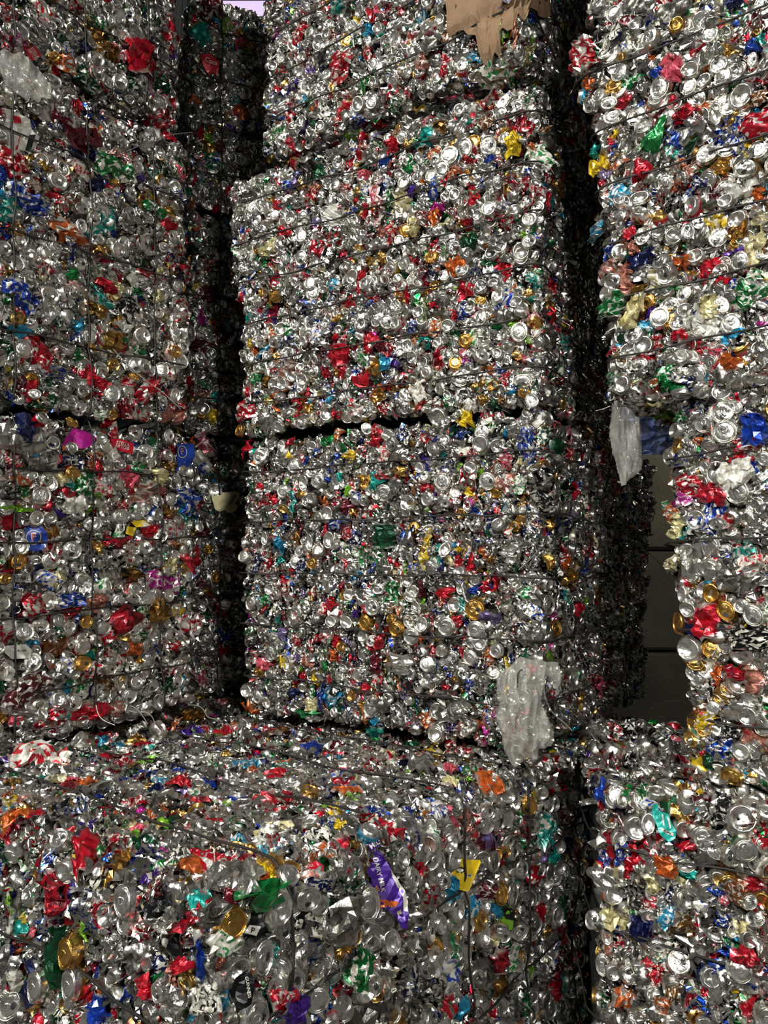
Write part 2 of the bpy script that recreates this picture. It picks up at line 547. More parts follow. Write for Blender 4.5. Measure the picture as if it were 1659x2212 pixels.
    it['drop'] = np.zeros(n, bool)
    return it

def item_attrs(it, i, pr):
    nV = len(pr.V)
    cname = PN[it['col'][i]]
    c, m, ro = CN[cname]
    inks = INKS.get(cname, ['white', 'silver', cname, cname])
    ic, im, iro = CN[inks[it['inkr'][i] % len(inks)]]
    br = it['bright'][i]
    paint = np.empty((nV, 4), np.float32); ink = np.empty((nV, 4), np.float32)
    dk = 1.0 if it['col'][i] < 4 else .66
    paint[:, :3] = np.array(c) * br * dk; paint[:, 3] = m
    ink[:, :3] = np.array(ic) * br; ink[:, 3] = ro
    z = pr.zone
    lidc = CN['gold'] if it['lidgold'][i] else CN['bright']
    for zz in (0, 3):
        s_ = z == zz
        if s_.any():
            cc = np.array(lidc[0]) * (br if zz == 0 else br * .95)
            paint[s_, :3] = cc; paint[s_, 3] = .95; ink[s_, :3] = cc; ink[s_, 3] = .27
    s_ = z == 2
    if s_.any():
        paint[s_, :3] = .012; paint[s_, 3] = .2; ink[s_, :3] = .012; ink[s_, 3] = .6
    return paint, ink, pr.sheet + np.array([it['proto'][i] * 1.7, it['inkr'][i] * 3.1, 0])

def item_verts(it, i, pr):
    v = pr.V * it['scale'][i]
    v = v[:, 0:1] * it['X'][i] + v[:, 1:2] * it['Y'][i] + v[:, 2:3] * it['Z'][i]
    return v

def fill_mesh(me, V, loops, starts, totals, smooth, paint, ink, sheet, mat=MAT_CAN):
    me.vertices.add(len(V)); me.vertices.foreach_set('co', V.astype(np.float32).ravel())
    me.loops.add(len(loops)); me.loops.foreach_set('vertex_index', loops.astype(np.int32))
    me.polygons.add(len(starts)); me.polygons.foreach_set('loop_start', starts.astype(np.int32))
    try:
        me.polygons.foreach_set('loop_total', totals.astype(np.int32))
    except Exception:
        pass
    me.polygons.foreach_set('use_smooth', smooth.astype(bool))
    for nm, arr in (('paint', paint), ('ink', ink)):
        at = me.attributes.new(nm, 'BYTE_COLOR', 'POINT'); at.data.foreach_set('color', arr.astype(np.float32).ravel())
    at = me.attributes.new('sheet', 'FLOAT_VECTOR', 'POINT'); at.data.foreach_set('vector', sheet.astype(np.float32).ravel())
    me.materials.append(mat)
    me.update(calc_edges=True)

def link(name, me, parent=None, loc=None):
    o = bpy.data.objects.new(name, me)
    COL.objects.link(o)
    if parent:
        o.parent = parent
    if loc is not None:
        o.location = loc
    return o
def thing(name, label, cat, loc, group=None):
    o = bpy.data.objects.new(name, None); COL.objects.link(o)
    o.empty_display_size = .1
    o.location = Vector([float(x) for x in loc]); o['label'] = label; o['category'] = cat
    if group:
        o['group'] = group
    return o

def tube_mesh(name, pts, rad, mat, closed=False, sides=5):
    P = np.array(pts, float); n = len(P)
    if closed:
        T = np.roll(P, -1, 0) - np.roll(P, 1, 0)
    else:
        T = np.gradient(P, axis=0)
    T /= np.linalg.norm(T, axis=1, keepdims=True) + 1e-9
    ref = np.array([.31, .52, .79])
    U = np.cross(T, ref); U /= np.linalg.norm(U, axis=1, keepdims=True) + 1e-9
    Vv = np.cross(T, U)
    an = np.arange(sides) * 2 * math.pi / sides
    V = (P[:, None, :] + rad * (U[:, None, :] * np.cos(an)[None, :, None] + Vv[:, None, :] * np.sin(an)[None, :, None])).reshape(-1, 3)
    F = []
    for i in range(n if closed else n - 1):
        j = (i + 1) % n
        for k in range(sides):
            l = (k + 1) % sides
            F.append((i * sides + k, i * sides + l, j * sides + l, j * sides + k))
    me = bpy.data.meshes.new(name)
    me.from_pydata(V.tolist(), [], F)
    me.polygons.foreach_set('use_smooth', np.ones(len(F), bool))
    me.materials.append(mat)
    return me

def wire_loop(b, axis, h, r):
    """closed wire hugging the bale"""
    W, D, H = b.W, b.D, b.H
    step = .035
    pts = []
    def run(f, a0, a1, fixed, swap):
        L = abs(a1 - a0); n = max(4, int(L / step))
        t = np.linspace(a0, a1, n, endpoint=False)
        fx = np.full(n, fixed)
        return b.surf(f, *( (t, fx) if not swap else (fx, t)), inset=-.036)[0]
    if axis == 'h':
        seq = [run('f', 0, W, h, 0), run('r', 0, D, h, 0), run('k', W, 0, h, 0), run('l', D, 0, h, 0)]
    elif axis == 'v':
        seq = [run('f', 0, H, h, 1), run('t', 0, D, h, 1), run('k', H, 0, h, 1), run('b', D, 0, h, 1)]
    else:
        seq = [run('l', 0, H, h, 1), run('t', 0, W, h, 0), run('r', H, 0, h, 1), run('b', W, 0, h, 0)]
    P = np.vstack(seq)
    n = len(P)
    k = np.arange(n)
    wob = .004 * np.sin(k * .35 + r.uniform(0, 6)) + .003 * np.sin(k * .9 + r.uniform(0, 6))
    ax = b.ax[{'h': 2, 'v': 0, 't': 1}[axis]]
    return P + wob[:, None] * ax

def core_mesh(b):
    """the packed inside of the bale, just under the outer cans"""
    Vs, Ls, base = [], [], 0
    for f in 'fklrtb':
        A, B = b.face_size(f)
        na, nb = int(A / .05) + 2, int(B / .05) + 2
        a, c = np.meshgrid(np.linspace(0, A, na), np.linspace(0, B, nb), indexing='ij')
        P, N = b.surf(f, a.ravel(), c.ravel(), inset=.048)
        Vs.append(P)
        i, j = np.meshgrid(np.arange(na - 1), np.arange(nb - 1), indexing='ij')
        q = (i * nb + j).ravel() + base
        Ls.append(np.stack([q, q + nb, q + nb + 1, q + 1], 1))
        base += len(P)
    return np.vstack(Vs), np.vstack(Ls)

BALES, ITEMS = [], {}
N_PARTS = 96
def build_bale(b):
    it = ITEMS[b.name + str(b.seed)]
    root = thing(b.name, b.label, 'bale', b.base, b.group)
    b.root = root
    n = len(it['P'])
    inframe = (it['px'] > 0) & (it['px'] < W_PX) & (it['py'] > 0) & (it['py'] < H_PX) & (it['layer'] == 0) & (~it['drop'])
    area = it['scale'][:, 0] * it['scale'][:, 1] / it['d'] ** 2 * np.clip(it['fac'], .05, 1) * np.where(it['kind'] == 4, .4, 1.0) * np.where(it['kind'] < 2, 1.3, 1)
    area = np.where(inframe, area, -1) + np.where(it['forced'] & inframe, 50, 0)
    order = np.argsort(-area)[:N_PARTS]
    order = [i for i in order if area[i] > 0]
    single = np.zeros(n, bool); single[order] = True
    gV, gL, gS, gT, gM, gP, gI, gH = [], [], [], [], [], [], [], []
    vb = lb = 0
    baseloc = np.array(root.location)
    for i in range(n):
        if it['drop'][i]:
            continue
        ps = PROTO[KINDS[it['kind'][i]]]
        pr = ps[it['proto'][i] % len(ps)]
        v = item_verts(it, i, pr)
        paint, ink, sheet = item_attrs(it, i, pr)
        if single[i]:
            me = bpy.data.meshes.new('crushed_can')
            fill_mesh(me, v, pr.loops, pr.starts, pr.totals, np.full(len(pr.starts), pr.smooth), paint, ink, sheet)
            link('crushed_can', me, root, Vector((it['P'][i] - baseloc).tolist()))
            continue
        gV.append(v + it['P'][i] - baseloc); gL.append(pr.loops + vb); gS.append(pr.starts + lb); gT.append(pr.totals)
        gM.append(np.full(len(pr.starts), pr.smooth)); gP.append(paint); gI.append(ink); gH.append(sheet)
        vb += len(v); lb += len(pr.loops)
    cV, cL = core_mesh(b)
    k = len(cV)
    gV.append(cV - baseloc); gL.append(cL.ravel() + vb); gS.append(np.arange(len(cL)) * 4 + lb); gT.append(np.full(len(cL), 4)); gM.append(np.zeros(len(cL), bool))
    gP.append(np.tile(np.array([[.05, .05, .048, .7]], np.float32), (k, 1))); gI.append(np.tile(np.array([[.06, .06, .06, .5]], np.float32), (k, 1))); gH.append(cV * 60)  # core coloured near black: shade of the crevices put into its colour
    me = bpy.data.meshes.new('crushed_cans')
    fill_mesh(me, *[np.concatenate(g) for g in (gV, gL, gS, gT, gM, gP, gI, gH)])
    o = link('crushed_cans', me, root); o['kind'] = 'stuff'
    r = np.random.default_rng(b.seed + 900)
    for ax, hs in (('h', b.hw), ('v', b.vw), ('t', b.tw)):
        for h in hs:
            P = wire_loop(b, ax, h, r) - baseloc
            link('baling_wire', tube_mesh('baling_wire', P, .0036, MAT_WIRE, closed=True), root)
#@@GEOM
# ---------------------------------------------------------------- room
def box_mesh(name, lo, hi, mat, bevel=0.0):
    me = bpy.data.meshes.new(name)
    x0, y0, z0 = lo; x1, y1, z1 = hi
    v = [(x0, y0, z0), (x1, y0, z0), (x1, y1, z0), (x0, y1, z0), (x0, y0, z1), (x1, y0, z1), (x1, y1, z1), (x0, y1, z1)]
    f = [(0, 3, 2, 1), (4, 5, 6, 7), (0, 1, 5, 4), (1, 2, 6, 5), (2, 3, 7, 6), (3, 0, 4, 7)]
    me.from_pydata(v, [], f)
    me.materials.append(mat)
    return me
MAT_FLOOR = simple_mat('stained_concrete_floor', (.10, .095, .085), .8, 0, noise=3, bump=.3)
MAT_BLOCK = simple_mat('cast_concrete_block', (.42, .39, .31), .85, 0, noise=2.2, bump=.5, bscale=40, dark=.72)
MAT_DARKWALL = simple_mat('dark_sheet_cladding', (.035, .035, .035), .7, .2, noise=2)
me = box_mesh('floor', (-9, -8, -.12), (9, 11, 0), MAT_FLOOR)
o = link('floor', me); o['kind'] = 'structure'
# rear cladding with a square opening for the high window
def rear_wall():
    y0, y1 = 10.0, 10.12
    wx0, wx1, wz0, wz1 = -2.45, -1.45, 9.35, 10.3
    V, F = [], []
    def add(lo, hi):
        b = len(V)
        x0, z0 = lo; x1, z1 = hi
        V.extend([(x0, y0, z0), (x1, y0, z0), (x1, y1, z0), (x0, y1, z0), (x0, y0, z1), (x1, y0, z1), (x1, y1, z1), (x0, y1, z1)])
        F.extend([tuple(i + b for i in q) for q in [(0, 3, 2, 1), (4, 5, 6, 7), (0, 1, 5, 4), (1, 2, 6, 5), (2, 3, 7, 6), (3, 0, 4, 7)]])
    add((-9, 0), (wx0, 12)); add((wx1, 0), (9, 12)); add((wx0, 0), (wx1, wz0)); add((wx0, wz1), (wx1, 12))
    k = -8.9
    while k < 9:                                   # standing ribs of the cladding
        if not (wx0 - .1 < k < wx1 + .1):
            b = len(V)
            V.extend([(k, y0 - .04, 0), (k + .06, y0 - .04, 0), (k + .09, y0, 0), (k - .03, y0, 0), (k, y0 - .04, 12), (k + .06, y0 - .04, 12), (k + .09, y0, 12), (k - .03, y0, 12)])
            F.extend([tuple(i + b for i in q) for q in [(0, 3, 2, 1), (4, 5, 6, 7), (0, 1, 5, 4), (1, 2, 6, 5), (3, 0, 4, 7)]])
        k += .3
    me = bpy.data.meshes.new('wall_rear'); me.from_pydata(V, [], F); me.materials.append(MAT_DARKWALL)
    o = link('wall_rear', me); o['kind'] = 'structure'
    m, nt, bs = new_mat('translucent_pane')
    bs.inputs['Base Color'].default_value = (.7, .6, .8, 1)
    bs.inputs['Emission Color'].default_value = (.62, .46, .78, 1)
    bs.inputs['Emission Strength'].default_value = .75
    p = link('window_1', box_mesh('window_1', (wx0, y0 + .04, wz0), (wx1, y0 + .07, wz1), m)); p['kind'] = 'structure'
rear_wall()
# interlocking concrete block wall
def block_wall():
    import bmesh
    bm = bmesh.new()
    zs = [0.0, .66, 1.40, 2.14, 2.87]
    for k in range(4):
        x = .75 - (.7 if k % 2 else 0)
        while x < 6.0:
            lo, hi = Vector((x + .006, 5.5, zs[k] + .008)), Vector((x + 1.494, 6.2, zs[k + 1] - .008))
            g = bmesh.ops.create_cube(bm, size=1)
            for v in g['verts']:
                v.co = Vector([lo[i] + (v.co[i] + .5) * (hi[i] - lo[i]) for i in range(3)])
            eds = list({e for v in g['verts'] for e in v.link_edges})
            bmesh.ops.bevel(bm, geom=eds, offset=.02, segments=2, affect='EDGES')
            x += 1.5
    me = bpy.data.meshes.new('wall_back'); bm.to_mesh(me); bm.free()
    me.materials.append(MAT_BLOCK)
    o = link('wall_back', me); o['kind'] = 'structure'
block_wall()

# ---------------------------------------------------------------- the bales
bales = []
ev = dict(f=dict(mix=dict(lid=.14, base=.12, foil=.24, flat=.18, sliver=.32), align=90, tilt=.40))
bales.append(Bale('can_bale', 'lower bale of the middle stack, clear plastic bag snagged at its corner',
    [(527, 1535, 3.4), (1150, 1628, 2.67), (520, 949, 3.4), (1185, 879, 2.67)], 1.65, spacing=.031, hwires=5, vwires=0,
    orient=dict(f=dict(mix=dict(lid=.07, base=.07, foil=.20, flat=.12, sliver=.54), align=90, tilt=.45, scale=.92),
                r=dict(mix=dict(lid=.10, base=.10, foil=.2, flat=.15, sliver=.45), align=90, tilt=.4, scale=1.0)), seed=1, faces='fr',
    pal=dict(dull=1.8, darkgreen=1.3, black=1.8)))
bales.append(Bale('can_bale', 'brightly lit bale of the middle stack, directly below the bale with torn cardboard',
    [(515, 938, 3.4), (1180, 868, 2.67), (505, 396, 3.4), (1155, 172, 2.67)], 1.3, spacing=.031, hwires=6,
    orient=dict(f=dict(mix=dict(lid=.17, base=.20, foil=.30, flat=.15, sliver=.18), tilt=.5, scale=.95),
                r=dict(mix=dict(lid=.10, base=.10, foil=.2, flat=.15, sliver=.45), align=90, tilt=.4)), seed=2, faces='fr',
    pal=dict(bright=1.5)))
bales.append(Bale('can_bale', 'top bale of the middle stack with torn brown cardboard over its right corner',
    [(573, 344, 3.38), (1128, 108, 2.66), (572, -255, 3.36), (1105, -640, 2.62)], 1.3, spacing=.031, hwires=6,
    orient=dict(f=dict(mix=dict(lid=.17, base=.20, foil=.30, flat=.15, sliver=.18), tilt=.5, scale=.95),
                r=dict(mix=dict(lid=.10, base=.14, foil=.2, flat=.15, sliver=.40), align=90, tilt=.4)), seed=3, faces='frb'))
fo = dict(mix=dict(lid=.30, base=.26, foil=.24, flat=.20, sliver=.05), tilt=.26, scale=1.0)
bales.append(Bale('can_bale', 'lower bale of the left stack, with blue badge, magenta flaps and many round can ends',
    [(0, 1625, 2.75), (425, 1522, 3.4), (0, 898, 2.75), (412, 940, 3.4)], 1.2, ext=(.9, 0), spacing=.036, hwires=4, vwires=5,
    orient=dict(f=fo), seed=4, faces='fr', pal=dict(white=1.6, sliver=1)))
bales.append(Bale('can_bale', 'middle bale of the left stack, above the blue-badged one, crossed by criss-cross wires',
    [(0, 872, 2.75), (408, 922, 3.38), (0, 125, 2.75), (402, 318, 3.36)], 1.2, ext=(.9, 0), spacing=.037, hwires=3, vwires=5,
    orient=dict(f=dict(mix=dict(lid=.22, base=.22, foil=.30, flat=.24, sliver=.10), tilt=.35, scale=1.05)), seed=5, faces='fr', pal=dict(white=1.4)))
bales.append(Bale('can_bale', 'top bale of the left stack, cut off by the upper left corner',
    [(0, 88, 2.82), (386, 286, 3.47), (0, -610, 2.8), (383, -290, 3.45)], 1.2, ext=(.9, 0), spacing=.037, hwires=3, vwires=5,
    orient=dict(f=dict(mix=dict(lid=.22, base=.28, foil=.26, flat=.22, sliver=.10), tilt=.35, scale=1.0)), seed=6, faces='frb',
    pal=dict(purple=2)))
bo = dict(f=dict(mix=dict(lid=.22, base=.24, foil=.24, flat=.22, sliver=.12), tilt=.4, scale=1.1))
bales.append(Bale('can_bale', 'shadowed bottom bale of the recessed stack between left and middle stacks, with beige flap',
    [(405, 1508, 4.05), (640, 1495, 4.3), (405, 942, 4.05), (640, 960, 4.3)], 1.2, ext=(0, .9), spacing=.042, hwires=4, vwires=4, orient=bo, seed=7, faces='fl'))
bales.append(Bale('can_bale', 'shadowed middle bale of the recessed stack between left and middle stacks',
    [(405, 934, 4.07), (640, 952, 4.32), (408, 455, 4.05), (640, 493, 4.3)], 1.2, ext=(0, .9), spacing=.042, hwires=4, vwires=4, orient=bo, seed=8, faces='fl'))
bales.append(Bale('can_bale', 'topmost bale of the recessed stack, beside the black vertical gap at upper left',
    [(412, 443, 4.07), (640, 483, 4.32), (415, -18, 4.05), (640, 52, 4.3)], 1.2, ext=(0, .9), spacing=.042, hwires=4, vwires=4, orient=bo, seed=9, faces='flt'))
C0 = np.array([-.37, 1.55]); A_ = np.array([.627, .779]); B_ = np.array([-.785, .62])
def prism(c, a, b, La, Lb, z0, z1):
    P = [[[None, None], [None, None]], [[None, None], [None, None]]]
    for i in (0, 1):
        for j in (0, 1):
            q = c + a * La * i + b * Lb * j
            for k, z in ((0, z0), (1, z1)):
                P[i][j][k] = (q[0], q[1], z)
    return P
ZT = CAM_H - .66
bales.append(Bale('can_bale', 'foreground bale seen from above, with purple wrapper and yellow torn flap on its near side', None, 0,
    corners=prism(C0, A_, B_, 1.9, 1.45, .02, ZT), spacing=.031, hwires=3, vwires=5,
    orient=dict(f=dict(mix=dict(lid=.26, base=.22, foil=.20, flat=.22, sliver=.20), align=90, tilt=.3, scale=1.08, lean=-.55),
                l=dict(mix=dict(lid=.07, base=.08, foil=.22, flat=.18, sliver=.52), align=90, tilt=.45, scale=.92),
                t=dict(mix=dict(lid=.10, base=.09, foil=.34, flat=.32, sliver=.26), align=0, tilt=.34)), seed=10, faces='flt', pal=dict(bright=1.4)))
bales.append(Bale('can_bale', 'base bale under the left stack, mostly hidden behind the foreground bale', None, 0,
    corners=prism(C0 + B_ * 1.5 - A_ * .3, A_, B_, 2.2, 1.2, .02, ZT - .01), spacing=.037, hwires=3, vwires=5,
    orient=dict(t=dict(tilt=.4)), seed=11, faces='ftl'))
ri = dict(f=dict(mix=dict(lid=.22, base=.22, foil=.28, flat=.20, sliver=.14), tilt=.42, scale=1.08))
bales.append(Bale('can_bale', 'lower right corner bale with the turquoise can, beside the dark gap',
    [(1292, 2521, 2.4), (1659, 2689, 2.12), (1285, 1694, 2.4), (1659, 1754, 2.12)], 1.3, ext=(0, 2.2), spacing=.034, hwires=4, orient=ri, seed=12,
    faces='ftl', dirback=(.15, 1)))
bales.append(Bale('can_bale', 'middle bale of the right stack with gold can ends, beside the concrete block wall',
    [(1482, 1688, 2.42), (1659, 1720, 2.25), (1442, 864, 2.42), (1659, 814, 2.21)], 1.2, ext=(0, 4.0), spacing=.034, hwires=4, orient=ri, seed=13, faces='fl'))
bales.append(Bale('can_bale', 'overhanging upper bale of the right stack with red can at its top left corner',
    [(1325, 866, 2.5), (1659, 808, 2.2), (1247, 97, 2.5), (1659, -68, 2.18)], 1.2, ext=(0, 2.0), spacing=.033, hwires=6, orient=ri, seed=14, faces='flb',
    pal=dict(bright=1.5)))
bales.append(Bale('can_bale', 'topmost bale of the right stack, cut off by the upper right edge',
    [(1283, 84, 2.55), (1659, -88, 2.22), (1270, -700, 2.55), (1659, -960, 2.22)], 1.2, ext=(0, 2.0), spacing=.034, hwires=6, orient=ri, seed=15, faces='flb'))
ALL.extend(bales)
for b in bales:
    ITEMS[b.name + str(b.seed)] = make_items(b, np.random.default_rng(b.seed * 17 + 3))
ITL = [ITEMS[b.name + str(b.seed)] for b in bales]

def pick(px, py, tol=16):
    """front-most outer can at that place: (bale index, item index)"""
    best = None
    for bi, it in enumerate(ITL):
        d2 = (it['px'] - px) ** 2 + (it['py'] - py) ** 2
        ok = (d2 < (tol * 3.2 / it['d']) ** 2 * 1.5) & (it['layer'] == 0) & (it['fac'] > .05) & (~it['drop']) & (~it['forced'])
        if ok.any():
            j = np.where(ok)[0]
            k = j[np.argmin(d2[j])]
            # nearer surfaces hide farther ones
            if best is None or it['d'][k] < best[2] - .12:
                best = (bi, k, it['d'][k])
    return best
RIGHT, UP = np.array([1.0, 0, 0]), np.array([0, -SP, CP])
def surface_frame(N, ang):
    u = RIGHT * math.cos(math.radians(ang)) + UP * math.sin(math.radians(ang))
    x = u - (u @ N) * N
    fs = np.linalg.norm(x); x /= max(fs, 1e-6)
    y = np.cross(N, x)
    w = -RIGHT * math.sin(math.radians(ang)) + UP * math.cos(math.radians(ang))
    if y @ w < 0:
        y = -y
    fy = np.linalg.norm(w - (w @ N) * N)
    return x, y, max(fs, .66), max(fy, .66)
HALF = {'under': (.035, .024), 'lid': (.0265, .0265), 'base': (.0265, .0265), 'foil': (.035, .024), 'flat': (.044, .030), 'sliver': (.040, .010)}
def force(px, py, w, h, color, kind='foil', ang=0):
    p = pick(px, py)
    if p is None:
        return
    bi, i, d = p
    it = ITL[bi]
    # vacate room for it
    d2 = ((it['px'] - px) / (w * .42)) ** 2 + ((it['py'] - py) / (h * .42)) ** 2
    near = (d2 < 1) & (it['layer'] == 0) & (np.abs(it['d'] - d) < .25) & (~it['forced'])
    it['drop'] |= near
    it['drop'][i] = False
    it['forced'][i] = True
    N = it['N'][i] if np.linalg.norm(it['N'][i]) > 0 else it['Z'][i]
    if kind in ('lid', 'base'):
        Vc = CAM - it['P'][i]; Vc /= np.linalg.norm(Vc)
        N = N * .68 + Vc * .32; N = N / np.linalg.norm(N)
    x, y, fs, fy = surface_frame(N, ang)
    if (RIGHT @ x) < 0 and kind in ('lid', 'base'):
        pass
    Zn = np.cross(x, y)
    if Zn @ N < 0:
        y = -y
    it['X'][i], it['Y'][i], it['Z'][i] = x, y, N
    r = ray(px, py)
    P0 = it['P'][i]
    # slide it in the surface plane to the exact spot
    den = r @ N
    if abs(den) > .15:
        t = ((P0 - CAM) @ N) / den
        P1 = CAM + r * t
        if np.linalg.norm(P1 - P0) < .12:
            P0 = P1
    it['P'][i] = P0 + N * (.030 if d < 2.1 and kind in ('lid', 'base') else .012)
    hx, hy = HALF[kind]
    it['scale'][i] = (w / 2 * d / F_PX / hx / fs, h / 2 * d / F_PX / hy / fy, 1.0 if kind in ('lid', 'base') else min(1.5, .6 + w * d / F_PX / .12))
    if kind in ('lid', 'base'):
        q = min(1.45, max(.75, max(w, h) / 2 * d / F_PX / .0265))
        it['scale'][i] = (q, q * min(1, max(.72, min(w, h) / max(w, h) + .12)), q)
        if h > w:
            it['X'][i], it['Y'][i] = y, -x
    it['kind'][i] = KINDS.index(kind)
    it['col'][i] = PN.index(color if color != 'goldlid' else 'gold')
    it['lidgold'][i] = color == 'goldlid'
    it['bright'][i] = 1.0
#@@FORCE
# notable pieces: (x, y, width, height) as read in enlarged views of the bales, colour, kind, turn in degrees
def crop(ox, oy, s, rows):
    for row in rows:
        x, y, w, h, c = row[:5]
        kind = row[5] if len(row) > 5 else 'foil'
        ang = row[6] if len(row) > 6 else 0
        if h > w and kind in ('foil', 'flat', 'sliver'):
            w, h, ang = h, w, ang + 90
        force(ox + x / s, oy + y / s, w / s * 1.08, h / s * 1.08, c, kind, ang)
L_, B_2, FL = 'lid', 'base', 'flat'
crop(0, 0, 2.765, [
    (105, 200, 100, 80, 'silver', L_), (300, 500, 90, 100, 'silver', L_), (205, 320, 70, 90, 'red', FL), (330, 290, 50, 55, 'silver', B_2),
    (400, 390, 110, 110, 'orange', 'foil', -40), (560, 220, 150, 80, 'bronze', FL, -30), (510, 300, 90, 90, 'navy'), (700, 120, 80, 90, 'bronze', B_2),
    (1015, 240, 110, 120, 'red', 'foil', -60), (820, 340, 210, 110, 'red', FL, -60), (870, 430, 130, 120, 'maroon'), (865, 340, 90, 60, 'silver', B_2),
    (570, 365, 90, 90, 'silver', B_2), (800, 210, 70, 90, 'silver', L_), (725, 235, 70, 90, 'silver', B_2), (960, 340, 70, 90, 'silver', B_2),
    (1020, 460, 70, 90, 'dull', B_2), (850, 490, 100, 100, 'silver', L_), (710, 500, 80, 90, 'silver', B_2), (505, 480, 110, 90, 'darkgreen', FL, -40),
    (390, 590, 90, 110, 'silver', FL), (510, 580, 110, 90, 'maroon'), (945, 620, 70, 80, 'bright', L_), (860, 580, 90, 90, 'silver', B_2),
    (570, 830, 100, 170, 'orange'), (480, 830, 150, 150, 'maroon'), (930, 765, 80, 80, 'bright', L_), (1000, 840, 90, 70, 'red', 'foil', -30),
    (670, 1005, 140, 120, 'green', FL), (765, 1005, 72, 80, 'goldlid', L_), (960, 990, 60, 110, 'darkgreen'), (75, 1000, 140, 140, 'red'), (15, 970, 70, 90, 'bright', L_),
    (340, 1090, 90, 100, 'silver', B_2), (560, 1110, 90, 120, 'navy'), (1030, 1000, 60, 80, 'silver', B_2), (150, 1210, 150, 110, 'blue', FL, -10),
    (35, 1250, 110, 180, 'teal'), (20, 1380, 60, 100, 'blue'), (340, 1190, 130, 60, 'red'), (920, 1250, 120, 90, 'green'), (780, 1200, 110, 80, 'black'),
    (1000, 1260, 60, 60, 'gold'), (760, 1280, 75, 80, 'silver', L_), (555, 1310, 80, 80, 'bright', L_), (400, 1400, 140, 170, 'orange'),
    (630, 1330, 100, 150, 'teal', 'foil', -50), (1025, 1340, 80, 80, 'bright', B_2), (600, 1490, 80, 60, 'gold'), (480, 1500, 80, 80, 'silver', L_),
    (165, 1460, 100, 90, 'silver', B_2), (730, 1460, 80, 80, 'silver', B_2), (625, 1560, 140, 70, 'red'), (20, 1620, 60, 100, 'gold'),
    (1070, 1640, 90, 130, 'red'), (1140, 1660, 80, 110, 'silver', L_), (430, 1640, 60, 80, 'green'), (120, 1760, 150, 110, 'blue', FL, -30),
    (370, 1670, 90, 90, 'silver', L_), (590, 1790, 140, 70, 'teal', 'foil', -30), (640, 1720, 70, 90, 'red'), (690, 1730, 60, 110, 'cream'), (430, 1710, 60, 70, 'white'),
    (830, 1680, 80, 80, 'silver', L_), (290, 1770, 100, 100, 'silver', B_2), (850, 1630, 130, 60, 'red'), (700, 1500, 70, 80, 'silver', B_2),
    (125, 1960, 130, 80, 'cyan'), (200, 2060, 180, 90, 'red', 'foil', -30), (320, 1900, 90, 90, 'silver', L_), (465, 1950, 50, 90, 'cyan'),
    (840, 2010, 110, 90, 'bright', B_2, -20), (520, 2010, 90, 80, 'silver', L_), (1110, 1990, 90, 80, 'silver', L_), (655, 1920, 70, 60, 'gold'),
    (130, 2090, 110, 90, 'silver', L_), (30, 2080, 80, 140, 'darkgreen'), (545, 2095, 60, 60, 'goldlid', L_), (720, 2090, 60, 120, 'red'),
    (820, 2100, 70, 80, 'green'), (1065, 2160, 90, 80, 'black', L_), (1330, 2000, 80, 120, 'maroon'), (1190, 2060, 90, 180, 'maroon'),
    (1250, 60, 110, 150, 'maroon'), (1255, 390, 110, 110, 'red', FL, -50), (1350, 150, 50, 120, 'lime'), (1480, 320, 60, 50, 'lime'), (1170, 370, 70, 130, 'dull', FL, -60),
    (1450, 670, 80, 70, 'orange'), (1510, 745, 120, 70, 'blue'), (1310, 890, 90, 70, 'maroon'), (1370, 905, 80, 70, 'black', L_), (1250, 880, 70, 70, 'gold'),
    (1535, 30, 60, 70, 'lilac'), (1130, 1690, 90, 60, 'silver'), (1260, 1760, 140, 120, 'maroon')])
